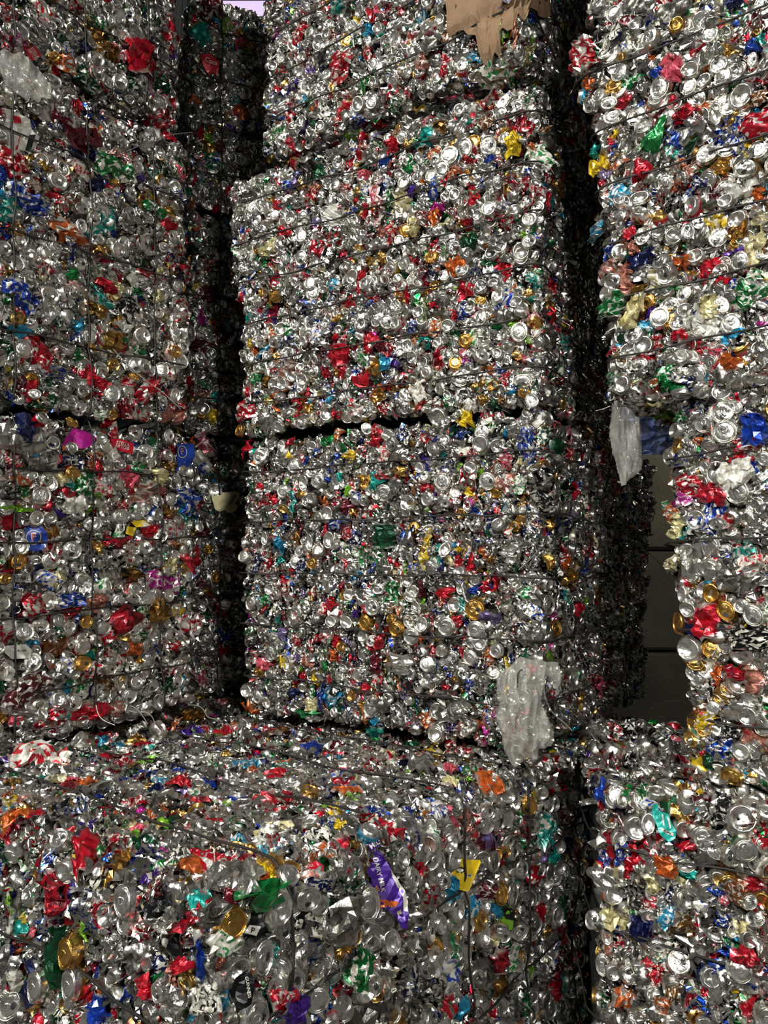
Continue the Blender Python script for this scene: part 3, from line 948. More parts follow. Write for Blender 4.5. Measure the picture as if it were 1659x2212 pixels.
crop(550, 0, 2.765, [
    (535, 380, 130, 140, 'red'), (570, 250, 80, 80, 'goldlid', L_), (495, 530, 75, 75, 'goldlid', L_), (980, 190, 60, 70, 'gold', L_),
    (690, 320, 50, 110, 'red'), (1010, 390, 80, 110, 'rose'), (1145, 430, 70, 170, 'red'), (630, 635, 70, 110, 'bright', B_2), (690, 190, 60, 70, 'cyan'),
    (450, 60, 70, 60, 'orange'), (240, 545, 120, 35, 'purple', 'foil', 30), (670, 520, 90, 90, 'green'), (1100, 460, 60, 80, 'bright', B_2), (290, 200, 90, 110, 'red'),
    (160, 450, 60, 60, 'red'), (1320, 350, 80, 110, 'cyan', 'foil', 60), (1490, 200, 40, 150, 'lime'), (1545, 200, 40, 150, 'orange'), (400, 270, 90, 110, 'dull', B_2),
    (1060, 270, 100, 130, 'dull', FL), (220, 720, 60, 120, 'red'), (250, 270, 90, 90, 'silver', B_2), (790, 170, 50, 60, 'red'), (560, 90, 70, 90, 'silver', B_2),
    (365, 660, 60, 50, 'orange'), (175, 840, 70, 70, 'bright', L_), (570, 550, 90, 80, 'silver', FL),
    (745, 750, 70, 70, 'silver', B_2), (1025, 840, 80, 130, 'teal', FL), (1075, 940, 70, 110, 'orange'), (1000, 910, 60, 60, 'brown'), (650, 830, 50, 90, 'red'),
    (830, 880, 60, 90, 'red'), (1175, 940, 90, 100, 'bright', L_), (1270, 900, 70, 110, 'silver', L_), (1405, 880, 80, 100, 'bright', L_), (1320, 900, 60, 120, 'red', 'foil', 60),
    (1130, 1020, 75, 90, 'silver', L_), (1205, 1035, 60, 90, 'orange'), (1490, 620, 80, 80, 'bright', L_), (1440, 580, 60, 130, 'orange'), (1380, 640, 70, 60, 'red'),
    (1445, 480, 80, 60, 'green'), (1180, 690, 60, 50, 'navy'), (1550, 880, 80, 130, 'yellow'), (1600, 760, 90, 110, 'red'), (1650, 900, 60, 100, 'orange'),
    (1380, 740, 80, 70, 'brown'), (230, 980, 60, 60, 'gold'), (510, 980, 70, 60, 'silver', B_2), (200, 1115, 70, 80, 'blue'), (305, 1160, 40, 90, 'gold'), (365, 1170, 60, 90, 'red'),
    (370, 1130, 60, 40, 'orange'), (220, 1225, 40, 50, 'teal'), (340, 1290, 60, 70, 'navy'), (725, 1020, 60, 50, 'black'), (605, 1040, 70, 90, 'silver', B_2),
    (1085, 1150, 80, 150, 'blue'), (1100, 1245, 60, 50, 'magenta'), (1080, 1300, 50, 90, 'orange'), (945, 1150, 60, 80, 'purple'), (820, 1170, 50, 80, 'green'),
    (895, 1220, 90, 130, 'cream', FL), (675, 1270, 50, 100, 'red'), (742, 1260, 70, 95, 'goldlid', L_), (915, 1385, 65, 75, 'goldlid', L_), (705, 1420, 85, 90, 'maroon'),
    (830, 1410, 60, 120, 'red'), (760, 1400, 40, 90, 'rose'), (1240, 1350, 40, 80, 'gold'), (1410, 1325, 85, 95, 'bright', B_2), (1300, 1400, 60, 90, 'green'),
    (1280, 1450, 120, 90, 'darkgreen'), (1510, 1350, 60, 110, 'red'), (1600, 1510, 85, 110, 'bright', B_2), (1500, 1440, 110, 60, 'dull', FL), (1210, 1595, 110, 110, 'orange'),
    (1090, 1500, 80, 80, 'red'), (1500, 1600, 120, 160, 'red'), (1620, 1400, 50, 70, 'lime'), (1640, 1450, 70, 80, 'bronze', L_), (1410, 1570, 80, 80, 'darkgreen'),
    (770, 1550, 60, 100, 'gold'), (690, 1570, 50, 70, 'gold'), (840, 1540, 80, 90, 'silver', B_2), (225, 1310, 60, 80, 'silver', B_2), (180, 1390, 90, 90, 'red', 'foil', -30),
    (25, 1320, 60, 60, 'gold', L_), (290, 1550, 80, 70, 'silver', L_), (375, 1400, 40, 70, 'green'), (530, 1450, 90, 90, 'silver', B_2), (295, 1610, 90, 50, 'blue'),
    (595, 1660, 85, 80, 'bronze', B_2), (655, 1650, 50, 90, 'red'), (480, 1700, 60, 90, 'cyan'), (640, 1740, 50, 100, 'red'), (700, 1820, 60, 60, 'blue'), (1285, 1730, 110, 110, 'red', 'foil', 30),
    (1240, 1880, 110, 90, 'blue'), (1355, 1905, 90, 90, 'bright', L_), (1210, 1640, 80, 70, 'silver', B_2), (125, 1790, 60, 100, 'gold'), (135, 1900, 50, 90, 'purple'),
    (290, 1820, 80, 80, 'lilac'), (395, 1840, 60, 90, 'silver', B_2), (360, 1760, 80, 80, 'silver', L_), (480, 1925, 50, 40, 'yellow'), (120, 2010, 50, 110, 'orange'),
    (690, 2040, 70, 140, 'red'), (770, 2080, 60, 90, 'maroon'), (1265, 2040, 65, 75, 'goldlid', L_), (1155, 1830, 60, 60, 'gold', L_), (530, 2130, 70, 150, 'red', FL),
    (930, 2070, 60, 80, 'navy', B_2), (1590, 1990, 80, 110, 'bright', L_), (1460, 1950, 70, 60, 'green'), (1650, 2040, 60, 60, 'lime'), (1500, 1880, 120, 100, 'silver', FL),
    (1160, 1950, 80, 60, 'silver', B_2), (800, 1930, 70, 80, 'bright', L_), (940, 1730, 60, 50, 'silver', B_2), (1030, 1690, 60, 70, 'red'), (930, 1790, 40, 140, 'red', 'foil', 10),
    (860, 1830, 60, 80, 'silver', B_2), (960, 2045, 50, 60, 'orange'), (1040, 1810, 50, 60, 'lime'), (170, 1970, 80, 80, 'silver', B_2)])
crop(1059, 0, 2.765, [
    (580, 340, 120, 130, 'red', FL, -40), (635, 470, 80, 90, 'dull', FL), (820, 150, 120, 50, 'maroon'), (750, 230, 90, 50, 'navy'), (1040, 220, 110, 120, 'silver', FL),
    (935, 375, 70, 35, 'orange'), (1005, 440, 60, 60, 'blue'), (1095, 430, 110, 110, 'pink', FL, 40), (1090, 500, 100, 90, 'rose'), (1200, 430, 90, 120, 'bright', B_2), (1310, 360, 100, 120, 'bright', FL, -80),
    (1240, 320, 80, 90, 'red'), (1420, 330, 110, 150, 'gold', 'foil', 50), (1570, 370, 60, 70, 'red', L_), (1600, 210, 70, 60, 'gold'), (1640, 230, 60, 90, 'teal'),
    (1370, 540, 90, 80, 'bright', FL), (820, 510, 110, 90, 'green'), (880, 500, 60, 130, 'red'), (1190, 530, 90, 90, 'bright', L_), (1280, 490, 80, 80, 'silver', B_2), (1020, 540, 90, 120, 'silver', L_),
    (1100, 620, 110, 110, 'bright', B_2), (1240, 600, 110, 90, 'silver', L_), (1505, 590, 120, 140, 'bright', B_2, 20), (620, 630, 100, 80, 'silver', L_), (720, 630, 90, 90, 'silver', L_),
    (790, 620, 110, 70, 'red', 'foil', 40), (980, 670, 90, 100, 'bright', B_2), (1350, 700, 100, 130, 'bright', B_2), (1250, 670, 130, 60, 'orange'), (1150, 700, 110, 90, 'red'),
    (1590, 740, 160, 150, 'red'), (1600, 610, 100, 90, 'brown'), (880, 710, 100, 100, 'silver', L_), (745, 710, 110, 60, 'silver', L_), (980, 820, 90, 170, 'green', 'foil', -50),
    (720, 870, 90, 50, 'red', 'foil', 50), (940, 890, 80, 80, 'gold', L_), (585, 900, 60, 100, 'orange'), (635, 900, 50, 80, 'teal'), (840, 870, 120, 110, 'silver', FL), (1425, 890, 115, 110, 'bright', L_),
    (1300, 930, 100, 110, 'silver', L_), (1000, 940, 90, 90, 'dull', FL), (670, 1005, 90, 80, 'yellow', FL), (905, 1020, 90, 120, 'red'), (1395, 1010, 120, 90, 'gold', 'foil', 30),
    (1525, 1020, 110, 75, 'gold', L_), (1600, 1070, 110, 100, 'silver', FL), (1135, 985, 60, 50, 'orange'), (1240, 1110, 60, 90, 'navy'), (1240, 1140, 170, 70, 'blue', 'foil', 10), (1200, 1030, 80, 90, 'rose'),
    (690, 1110, 60, 80, 'bright', B_2), (740, 1130, 90, 100, 'bright', L_), (1060, 1110, 100, 90, 'silver', L_), (900, 1190, 110, 90, 'silver', B_2), (1330, 1160, 90, 90, 'maroon'), (650, 1250, 100, 80, 'bright', L_),
    (1600, 1160, 60, 60, 'orange'), (835, 1340, 80, 60, 'blue'), (720, 1390, 90, 100, 'cyan', FL), (1000, 1350, 90, 80, 'silver', B_2), (1475, 1320, 110, 90, 'bright', B_2), (1490, 1400, 90, 90, 'gold', FL),
    (920, 1420, 100, 100, 'bright', L_), (1370, 1430, 100, 90, 'bright', L_), (1250, 1430, 110, 110, 'dull', FL), (830, 1410, 60, 90, 'red'), (850, 1480, 90, 50, 'rose', 'foil', -40), (730, 1450, 90, 80, 'dull', B_2),
    (730, 1530, 110, 60, 'blue', 'foil', -20), (920, 1550, 160, 90, 'navy', FL), (720, 1600, 120, 90, 'rose'), (820, 1680, 80, 190, 'rose', FL), (825, 1560, 60, 70, 'red'),
    (745, 1690, 90, 110, 'bright', L_), (985, 1700, 120, 170, 'cream', FL, 10), (1130, 1560, 70, 50, 'red'), (1450, 1640, 110, 90, 'dull', FL), (1490, 1500, 80, 60, 'purple'), (1280, 1650, 40, 110, 'red'),
    (1530, 1780, 130, 150, 'green', FL, -40), (1140, 1650, 90, 50, 'gold'), (1130, 1720, 90, 90, 'green'), (740, 1830, 100, 140, 'green', FL), (860, 1880, 170, 70, 'cream', FL, 45), (905, 1770, 60, 90, 'silver', L_),
    (1020, 1900, 90, 110, 'bright', L_), (920, 1950, 90, 80, 'cyan'), (1080, 1840, 110, 90, 'silver', L_), (1450, 1940, 110, 110, 'bright', L_), (1590, 1940, 110, 120, 'bright', L_), (1340, 2010, 130, 110, 'silver', L_),
    (1010, 2060, 40, 70, 'red'), (780, 2075, 60, 40, 'cyan'), (920, 2070, 100, 110, 'silver', B_2), (1450, 2030, 80, 110, 'cyan', FL), (1140, 1990, 90, 60, 'red', 'foil', 40), (1310, 1850, 80, 120, 'cream', FL),
    (920, 2160, 90, 50, 'red'), (1350, 2110, 60, 50, 'pink'), (300, 1230, 40, 180, 'red'), (345, 1290, 60, 80, 'navy'), (430, 1710, 60, 110, 'maroon'), (260, 1700, 70, 110, 'teal'),
    (275, 1840, 50, 80, 'bronze', L_), (350, 1880, 60, 80, 'red'), (415, 2060, 70, 130, 'teal', FL), (195, 1540, 70, 110, 'silver', B_2), (390, 1440, 90, 90, 'dull', B_2), (210, 2150, 110, 50, 'pink', 'foil', -50),
    (250, 440, 70, 90, 'dull', FL), (300, 600, 60, 70, 'dull', L_), (215, 780, 90, 120, 'red'), (1080, 110, 200, 80, 'dull', FL, -10), (940, 140, 100, 80, 'dull', FL)])
crop(0, 750, 2.458, [
    (135, 430, 100, 120, 'navy', 'foil', -50), (420, 490, 170, 120, 'magenta', FL), (575, 440, 80, 120, 'red'), (660, 520, 120, 80, 'red', FL, -20), (285, 605, 100, 90, 'red', FL, 20),
    (100, 500, 180, 110, 'silver', FL), (370, 400, 60, 40, 'gold'), (710, 460, 90, 90, 'bright', L_), (885, 480, 60, 70, 'bright', L_), (820, 520, 110, 110, 'darkgreen', FL),
    (760, 560, 80, 80, 'silver', L_), (985, 560, 110, 190, 'blue', FL), (945, 600, 60, 60, 'bright', B_2), (500, 630, 120, 70, 'red', 'foil', -40), (210, 610, 110, 80, 'dull', FL), (440, 670, 65, 65, 'bright', B_2),
    (95, 710, 70, 70, 'orange'), (155, 720, 70, 70, 'silver', B_2), (440, 740, 110, 90, 'green', 'foil', -40), (720, 640, 60, 90, 'green'), (675, 700, 70, 100, 'pink'), (785, 685, 80, 75, 'bright', L_), (850, 690, 60, 90, 'cream', FL),
    (925, 720, 60, 90, 'silver', B_2), (1020, 700, 70, 70, 'bright', B_2), (760, 780, 120, 130, 'rose', FL), (550, 740, 90, 70, 'white', FL), (105, 780, 60, 80, 'green'), (40, 780, 80, 100, 'black', FL), (210, 790, 90, 80, 'bright', L_),
    (970, 810, 90, 110, 'blue', FL, 60), (985, 855, 90, 70, 'teal'), (900, 810, 60, 60, 'silver', L_), (830, 815, 60, 50, 'silver', L_), (875, 880, 80, 60, 'gold'), (385, 830, 100, 80, 'white', FL), (350, 760, 60, 130, 'red'),
    (290, 880, 100, 60, 'purple'), (250, 840, 40, 110, 'red'), (1040, 850, 60, 80, 'red'), (40, 930, 110, 110, 'red'), (75, 860, 100, 40, 'lime'), (185, 910, 80, 80, 'silver', B_2), (480, 940, 110, 75, 'bright', L_),
    (695, 980, 60, 60, 'yellow', FL), (635, 900, 110, 60, 'silver', L_), (600, 1040, 130, 110, 'red', 'foil', 20), (570, 1120, 120, 110, 'silver', FL), (370, 1080, 100, 90, 'bright', L_), (90, 1060, 95, 80, 'bright', L_), (170, 1130, 80, 80, 'silver', B_2),
    (90, 1140, 85, 70, 'goldlid', L_), (260, 1130, 110, 90, 'silver', L_), (265, 1155, 120, 40, 'navy'), (840, 1000, 70, 90, 'bright', L_), (800, 960, 60, 80, 'red'), (750, 1060, 70, 80, 'silver', L_), (1000, 1130, 90, 90, 'red', FL, -30), (815, 1155, 80, 70, 'bright', L_),
    (910, 1040, 70, 50, 'orange'), (690, 1210, 80, 60, 'bronze'), (30, 1190, 90, 40, 'red'), (240, 1230, 110, 80, 'white', FL), (440, 1240, 90, 90, 'silver', B_2), (845, 1255, 150, 80, 'magenta', FL, -5), (450, 1290, 85, 80, 'silver', L_),
    (320, 1330, 60, 80, 'bronze', B_2), (375, 1340, 70, 80, 'blue', FL), (160, 1370, 120, 120, 'red', 'foil', 30), (245, 1350, 110, 90, 'bright', B_2), (40, 1370, 80, 90, 'silver', B_2), (620, 1350, 95, 90, 'silver', L_), (765, 1335, 75, 90, 'bright', L_),
    (820, 1310, 80, 60, 'silver', L_), (830, 1395, 90, 110, 'gold', FL, 60), (660, 1440, 90, 130, 'red'), (520, 1340, 70, 80, 'rose'), (380, 1400, 90, 60, 'red', 'foil', 20), (120, 1510, 90, 75, 'bright', L_), (205, 1475, 80, 75, 'silver', L_),
    (30, 1480, 80, 90, 'silver', L_), (270, 1600, 130, 110, 'brown', FL), (110, 1610, 130, 80, 'white', FL, 10), (165, 1670, 95, 80, 'silver', L_), (570, 1540, 80, 70, 'red'), (690, 1500, 80, 50, 'bright', L_), (745, 1540, 50, 60, 'green'),
    (900, 1525, 70, 75, 'bright', L_), (810, 1540, 80, 80, 'silver', B_2), (925, 1595, 65, 75, 'red'), (690, 1590, 80, 80, 'orange'), (430, 1680, 75, 80, 'goldlid', L_), (500, 1740, 140, 70, 'maroon', 'foil', 15), (130, 1820, 190, 90, 'maroon', FL, 30),
    (395, 1790, 110, 100, 'green', FL), (375, 1880, 110, 110, 'bright', L_), (250, 1760, 90, 70, 'dull', FL), (540, 1790, 90, 70, 'bronze', FL), (675, 1850, 80, 80, 'silver', L_), (930, 1770, 70, 70, 'bright', L_), (890, 1790, 60, 90, 'darkgreen'),
    (830, 1880, 100, 110, 'silver', B_2), (1000, 1740, 70, 60, 'rose'), (510, 1940, 110, 70, 'red'), (600, 1930, 70, 90, 'rose'), (260, 1960, 90, 120, 'silver', FL), (150, 1970, 90, 100, 'silver', FL), (1020, 1650, 70, 90, 'silver', FL),
    (940, 1690, 80, 80, 'silver', L_), (1000, 1380, 70, 100, 'silver', FL), (985, 1480, 110, 100, 'white', FL), (720, 350, 110, 70, 'bright', FL), (770, 240, 90, 160, 'red', 'foil', -60), (585, 250, 70, 80, 'bright', L_), (510, 190, 130, 70, 'red', 'foil', -30),
    (790, 200, 70, 60, 'bright', L_), (900, 370, 110, 70, 'rose', FL), (710, 100, 80, 70, 'bright', L_), (985, 190, 70, 60, 'red'), (785, 130, 60, 60, 'silver', L_), (850, 120, 60, 70, 'silver', L_), (1010, 60, 80, 70, 'silver', L_), (175, 135, 90, 60, 'silver', L_),
    (440, 210, 90, 60, 'navy', L_), (200, 50, 150, 90, 'red', 'foil', -40), (295, 150, 90, 100, 'silver', FL), (980, 320, 60, 90, 'red'), (920, 260, 100, 80, 'silver', B_2), (680, 200, 70, 80, 'red'), (40, 270, 60, 60, 'blue'), (175, 250, 60, 40, 'red', L_),
    (1200, 1610, 60, 90, 'red'), (1145, 1340, 80, 90, 'maroon'), (1225, 1050, 60, 90, 'dull', L_), (1180, 720, 90, 60, 'brown'), (1150, 740, 60, 60, 'cyan'), (1140, 760, 80, 70, 'dull', L_), (1360, 165, 60, 90, 'green'), (1080, 330, 60, 60, 'dull', B_2)])
crop(500, 800, 2.37, [
    (120, 50, 60, 80, 'green'), (225, 75, 50, 60, 'silver', B_2), (190, 70, 40, 70, 'gold'), (70, 220, 80, 110, 'red'), (180, 250, 80, 50, 'gold'), (205, 160, 60, 60, 'yellow'), (400, 200, 80, 70, 'gold'), (500, 220, 90, 90, 'silver', B_2), (540, 225, 40, 50, 'red'),
    (500, 20, 50, 60, 'red'), (740, 190, 60, 60, 'silver', L_), (600, 230, 60, 60, 'silver', L_), (365, 270, 60, 40, 'gold', L_), (990, 75, 60, 60, 'gold', L_), (740, 135, 50, 60, 'red'), (845, 100, 60, 50, 'gold'), (1185, 45, 90, 70, 'silver', L_),
    (1375, 115, 85, 75, 'bright', B_2), (1300, 50, 80, 80, 'silver', L_), (1405, 45, 40, 60, 'red'), (1500, 60, 90, 90, 'silver', L_), (1440, 120, 50, 30, 'cyan'), (1290, 150, 50, 40, 'gold'), (1615, 110, 70, 60, 'bright', L_),
    (90, 400, 90, 60, 'red'), (160, 440, 80, 80, 'silver', L_), (305, 380, 30, 60, 'red'), (300, 440, 40, 50, 'yellow'), (330, 495, 60, 60, 'silver', L_), (330, 410, 60, 60, 'bright', B_2), (425, 465, 50, 60, 'bright', B_2), (420, 395, 60, 60, 'silver', B_2),
    (840, 260, 200, 60, 'orange', FL, 5), (700, 310, 60, 60, 'gold', L_), (550, 340, 50, 80, 'orange'), (750, 360, 80, 110, 'red'), (810, 335, 60, 70, 'bright', B_2), (940, 380, 60, 60, 'gold'), (1005, 350, 60, 60, 'red'), (990, 410, 60, 50, 'pink'),
    (1205, 250, 80, 90, 'yellow'), (1060, 230, 90, 90, 'silver', B_2), (1110, 270, 60, 70, 'silver', B_2), (1340, 230, 110, 90, 'bright', FL), (1290, 320, 70, 60, 'silver', L_), (1280, 380, 80, 80, 'silver', B_2), (1230, 500, 60, 70, 'bright', B_2), (1535, 380, 60, 160, 'blue', FL),
    (1085, 440, 50, 60, 'teal'), (870, 520, 60, 70, 'gold'), (740, 580, 50, 120, 'teal'), (770, 540, 50, 60, 'red'), (1000, 600, 60, 70, 'red'), (1090, 570, 80, 80, 'silver', L_), (790, 630, 70, 80, 'silver', L_), (910, 680, 70, 80, 'bright', B_2), (1010, 660, 55, 65, 'silver', L_),
    (1100, 670, 60, 60, 'silver', L_), (1430, 590, 120, 90, 'rose'), (1265, 670, 40, 70, 'orange'), (1365, 725, 50, 40, 'red'), (1320, 570, 70, 90, 'silver', L_), (1220, 560, 90, 90, 'silver', FL), (455, 565, 60, 80, 'silver', L_), (275, 620, 60, 60, 'silver', L_), (380, 580, 70, 80, 'silver', B_2),
    (320, 640, 40, 50, 'teal'), (320, 700, 30, 60, 'teal'), (585, 700, 60, 70, 'maroon'), (500, 740, 60, 90, 'bright', B_2), (600, 620, 40, 70, 'lime'), (565, 560, 40, 70, 'teal'), (1410, 470, 50, 90, 'pink'), (600, 790, 60, 60, 'silver'),
    (410, 880, 60, 100, 'bright', B_2), (695, 955, 45, 130, 'green', FL), (800, 850, 80, 140, 'darkgreen', FL), (770, 960, 70, 110, 'silver', FL), (1020, 860, 30, 110, 'yellow', 'foil', -12), (995, 960, 50, 70, 'yellow'), (1165, 980, 50, 80, 'red'), (1170, 920, 40, 30, 'yellow'),
    (1100, 920, 60, 80, 'bright', B_2), (900, 860, 80, 80, 'silver', FL), (345, 980, 60, 70, 'silver', L_), (435, 1010, 40, 80, 'cyan'), (510, 870, 50, 90, 'silver', B_2), (180, 860, 50, 70, 'silver', B_2), (935, 1010, 60, 50, 'blue'), (1330, 965, 40, 40, 'gold'),
    (1440, 920, 70, 80, 'bright', FL), (1400, 1010, 70, 80, 'silver', FL), (150, 960, 50, 70, 'navy'), (910, 1080, 60, 60, 'silver', B_2), (840, 1150, 60, 130, 'green', FL), (980, 1120, 40, 100, 'maroon'), (1100, 1145, 80, 70, 'red'), (940, 1130, 60, 60, 'silver', B_2), (1250, 1130, 50, 50, 'blue'),
    (1310, 1110, 50, 60, 'red'), (730, 1210, 60, 80, 'silver', L_), (955, 1215, 55, 90, 'bright', B_2), (1255, 1225, 80, 95, 'goldlid', L_), (1150, 1200, 60, 80, 'silver', B_2), (850, 1325, 60, 80, 'goldlid', L_), (695, 1290, 50, 75, 'goldlid', L_), (915, 1285, 50, 75, 'silver', B_2),
    (985, 1300, 55, 80, 'bright', B_2), (1110, 1310, 80, 90, 'silver', L_), (1260, 1330, 80, 90, 'silver', L_), (1210, 1370, 60, 50, 'red'), (930, 1360, 70, 80, 'silver', L_), (965, 1370, 50, 40, 'orange'), (1065, 1375, 50, 40, 'gold'), (1470, 1265, 170, 60, 'dull', FL, 35), (520, 1285, 50, 80, 'silver', B_2),
    (600, 1290, 60, 80, 'silver', B_2), (345, 1240, 60, 80, 'silver', L_), (275, 1340, 50, 60, 'lilac'), (520, 1190, 40, 90, 'red'), (475, 1370, 70, 40, 'red'), (110, 1190, 50, 70, 'silver', L_), (115, 1420, 30, 70, 'magenta'), (400, 1490, 60, 60, 'rose'), (530, 1460, 50, 60, 'orange'), (300, 1500, 50, 80, 'silver', B_2),
    (880, 1500, 90, 110, 'bright', FL), (1130, 1475, 90, 100, 'silver', L_), (1010, 1500, 70, 70, 'blue', L_), (1330, 1470, 40, 80, 'orange'), (1230, 1470, 60, 70, 'silver', L_), (1420, 1380, 70, 80, 'bright', B_2), (1280, 1400, 60, 70, 'silver', B_2), (750, 1490, 60, 110, 'maroon'), (1040, 1440, 40, 60, 'red'), (1150, 1580, 50, 50, 'gold'),
    (690, 1630, 50, 60, 'red'), (810, 1640, 70, 80, 'silver', B_2), (510, 1670, 40, 130, 'cyan'), (470, 1670, 30, 130, 'blue'), (890, 1660, 30, 60, 'purple'), (720, 1730, 60, 80, 'silver', L_), (790, 1700, 80, 80, 'dull', FL), (740, 1830, 70, 90, 'teal', FL, -15), (190, 1700, 40, 60, 'bright', B_2), (145, 1670, 60, 60, 'silver', L_),
    (90, 1640, 60, 70, 'silver', B_2), (110, 1720, 80, 50, 'orange'), (60, 1590, 60, 60, 'darkgreen'), (395, 1740, 40, 90, 'green', 'foil', -60), (1060, 1740, 60, 80, 'silver', B_2), (1060, 1855, 60, 80, 'bright', B_2), (1010, 1790, 70, 110, 'orange'), (1160, 1780, 80, 70, 'silver', B_2), (1130, 1820, 50, 60, 'purple'), (1115, 1900, 50, 70, 'red'),
    (1220, 1920, 50, 60, 'orange'), (1210, 1690, 60, 60, 'green'), (690, 1770, 40, 60, 'orange'), (335, 1590, 30, 50, 'red'), (380, 1575, 30, 50, 'red'), (1600, 1200, 60, 120, 'bright', L_), (1630, 1250, 40, 60, 'magenta'), (1630, 1320, 60, 90, 'goldlid', L_)])
crop(1059, 800, 2.458, [
    (215, 230, 80, 90, 'brown', B_2), (310, 240, 60, 80, 'red'), (400, 270, 90, 90, 'pink'), (215, 400, 70, 180, 'blue', FL), (400, 440, 60, 60, 'red'), (350, 400, 60, 90, 'darkgreen'), (500, 560, 80, 150, 'dull', FL), (545, 680, 30, 60, 'green'), (640, 620, 20, 60, 'red'), (430, 640, 60, 80, 'red'),
    (305, 820, 40, 90, 'gold'), (365, 975, 50, 90, 'red'), (300, 1030, 60, 90, 'gold'), (365, 1210, 40, 120, 'teal', FL), (315, 1290, 40, 60, 'magenta'), (325, 1365, 50, 90, 'goldlid', L_), (455, 1260, 30, 80, 'red'), (395, 1350, 70, 90, 'dull', L_), (420, 1640, 60, 110, 'red', B_2), (500, 1350, 50, 90, 'dull', FL),
    (525, 1030, 70, 60, 'orange'), (760, 1240, 60, 100, 'maroon'), (940, 200, 70, 150, 'lime', FL, -75), (1030, 175, 75, 60, 'bright', L_, 0), (1235, 130, 100, 100, 'bright', B_2), (1250, 225, 120, 100, 'cyan', L_), (1375, 210, 120, 110, 'bright', L_), (1255, 330, 110, 100, 'bright', L_), (1275, 425, 110, 100, 'bright', B_2), (1370, 395, 90, 70, 'red', FL),
    (1410, 320, 70, 180, 'blue', FL), (1460, 470, 50, 70, 'gold', L_), (1100, 375, 50, 40, 'orange'), (970, 460, 60, 80, 'green', L_), (1210, 545, 90, 130, 'bright', B_2), (1310, 560, 110, 110, 'white', FL), (1330, 480, 70, 70, 'red'), (1070, 600, 90, 100, 'red'), (990, 690, 40, 60, 'green'), (1190, 660, 120, 90, 'red', FL), (1320, 650, 100, 110, 'silver', L_),
    (975, 760, 70, 80, 'orange'), (1100, 795, 100, 90, 'bright', B_2), (1190, 780, 90, 130, 'blue', FL, -60), (1025, 830, 60, 130, 'cream', FL), (1170, 930, 130, 120, 'silver', L_), (1250, 960, 60, 70, 'black', L_), (1430, 1010, 60, 60, 'red'), (1005, 1013, 110, 50, 'cream', FL), (1115, 1035, 120, 120, 'bright', B_2), (1165, 1130, 50, 40, 'cyan'), (1340, 1100, 170, 110, 'dull', FL),
    (960, 1270, 90, 110, 'bright', B_2), (1030, 1340, 90, 110, 'goldlid', L_), (1260, 1275, 100, 100, 'goldlid', L_), (1195, 1475, 100, 105, 'goldlid', L_), (1040, 1190, 80, 80, 'silver', B_2), (1340, 1250, 70, 70, 'silver', L_), (1405, 1300, 110, 110, 'bright', L_), (1450, 1220, 60, 60, 'red'), (1165, 1330, 90, 180, 'red', FL, 20),
    (1400, 1430, 150, 80, 'black', FL), (1070, 1480, 120, 120, 'silver', B_2), (1345, 1510, 140, 100, 'bright', B_2), (1165, 1580, 100, 110, 'bright', B_2), (1090, 1600, 60, 80, 'silver', L_), (1310, 1600, 70, 80, 'red'), (1215, 1600, 40, 100, 'orange'), (1420, 1640, 100, 180, 'rose', FL), (1000, 1650, 90, 80, 'white', L_), (1010, 1560, 40, 90, 'navy'),
    (1165, 1850, 110, 60, 'yellow', 'foil', 20), (1190, 1790, 60, 60, 'gold', L_), (1120, 1790, 60, 80, 'brown'), (1320, 1800, 90, 110, 'bright', FL), (1400, 1870, 60, 130, 'red', FL), (1450, 1870, 60, 120, 'bright', L_), (1190, 1910, 90, 70, 'silver', L_), (1420, 1960, 110, 90, 'rose', FL), (1220, 2000, 90, 120, 'silver', FL), (1340, 2020, 80, 90, 'silver', B_2),
    (1160, 2070, 40, 110, 'darkgreen'), (1220, 2130, 110, 110, 'silver', B_2), (1420, 2110, 90, 80, 'silver', L_), (1360, 2130, 50, 60, 'cyan'), (1440, 40, 60, 30, 'silver', L_)])
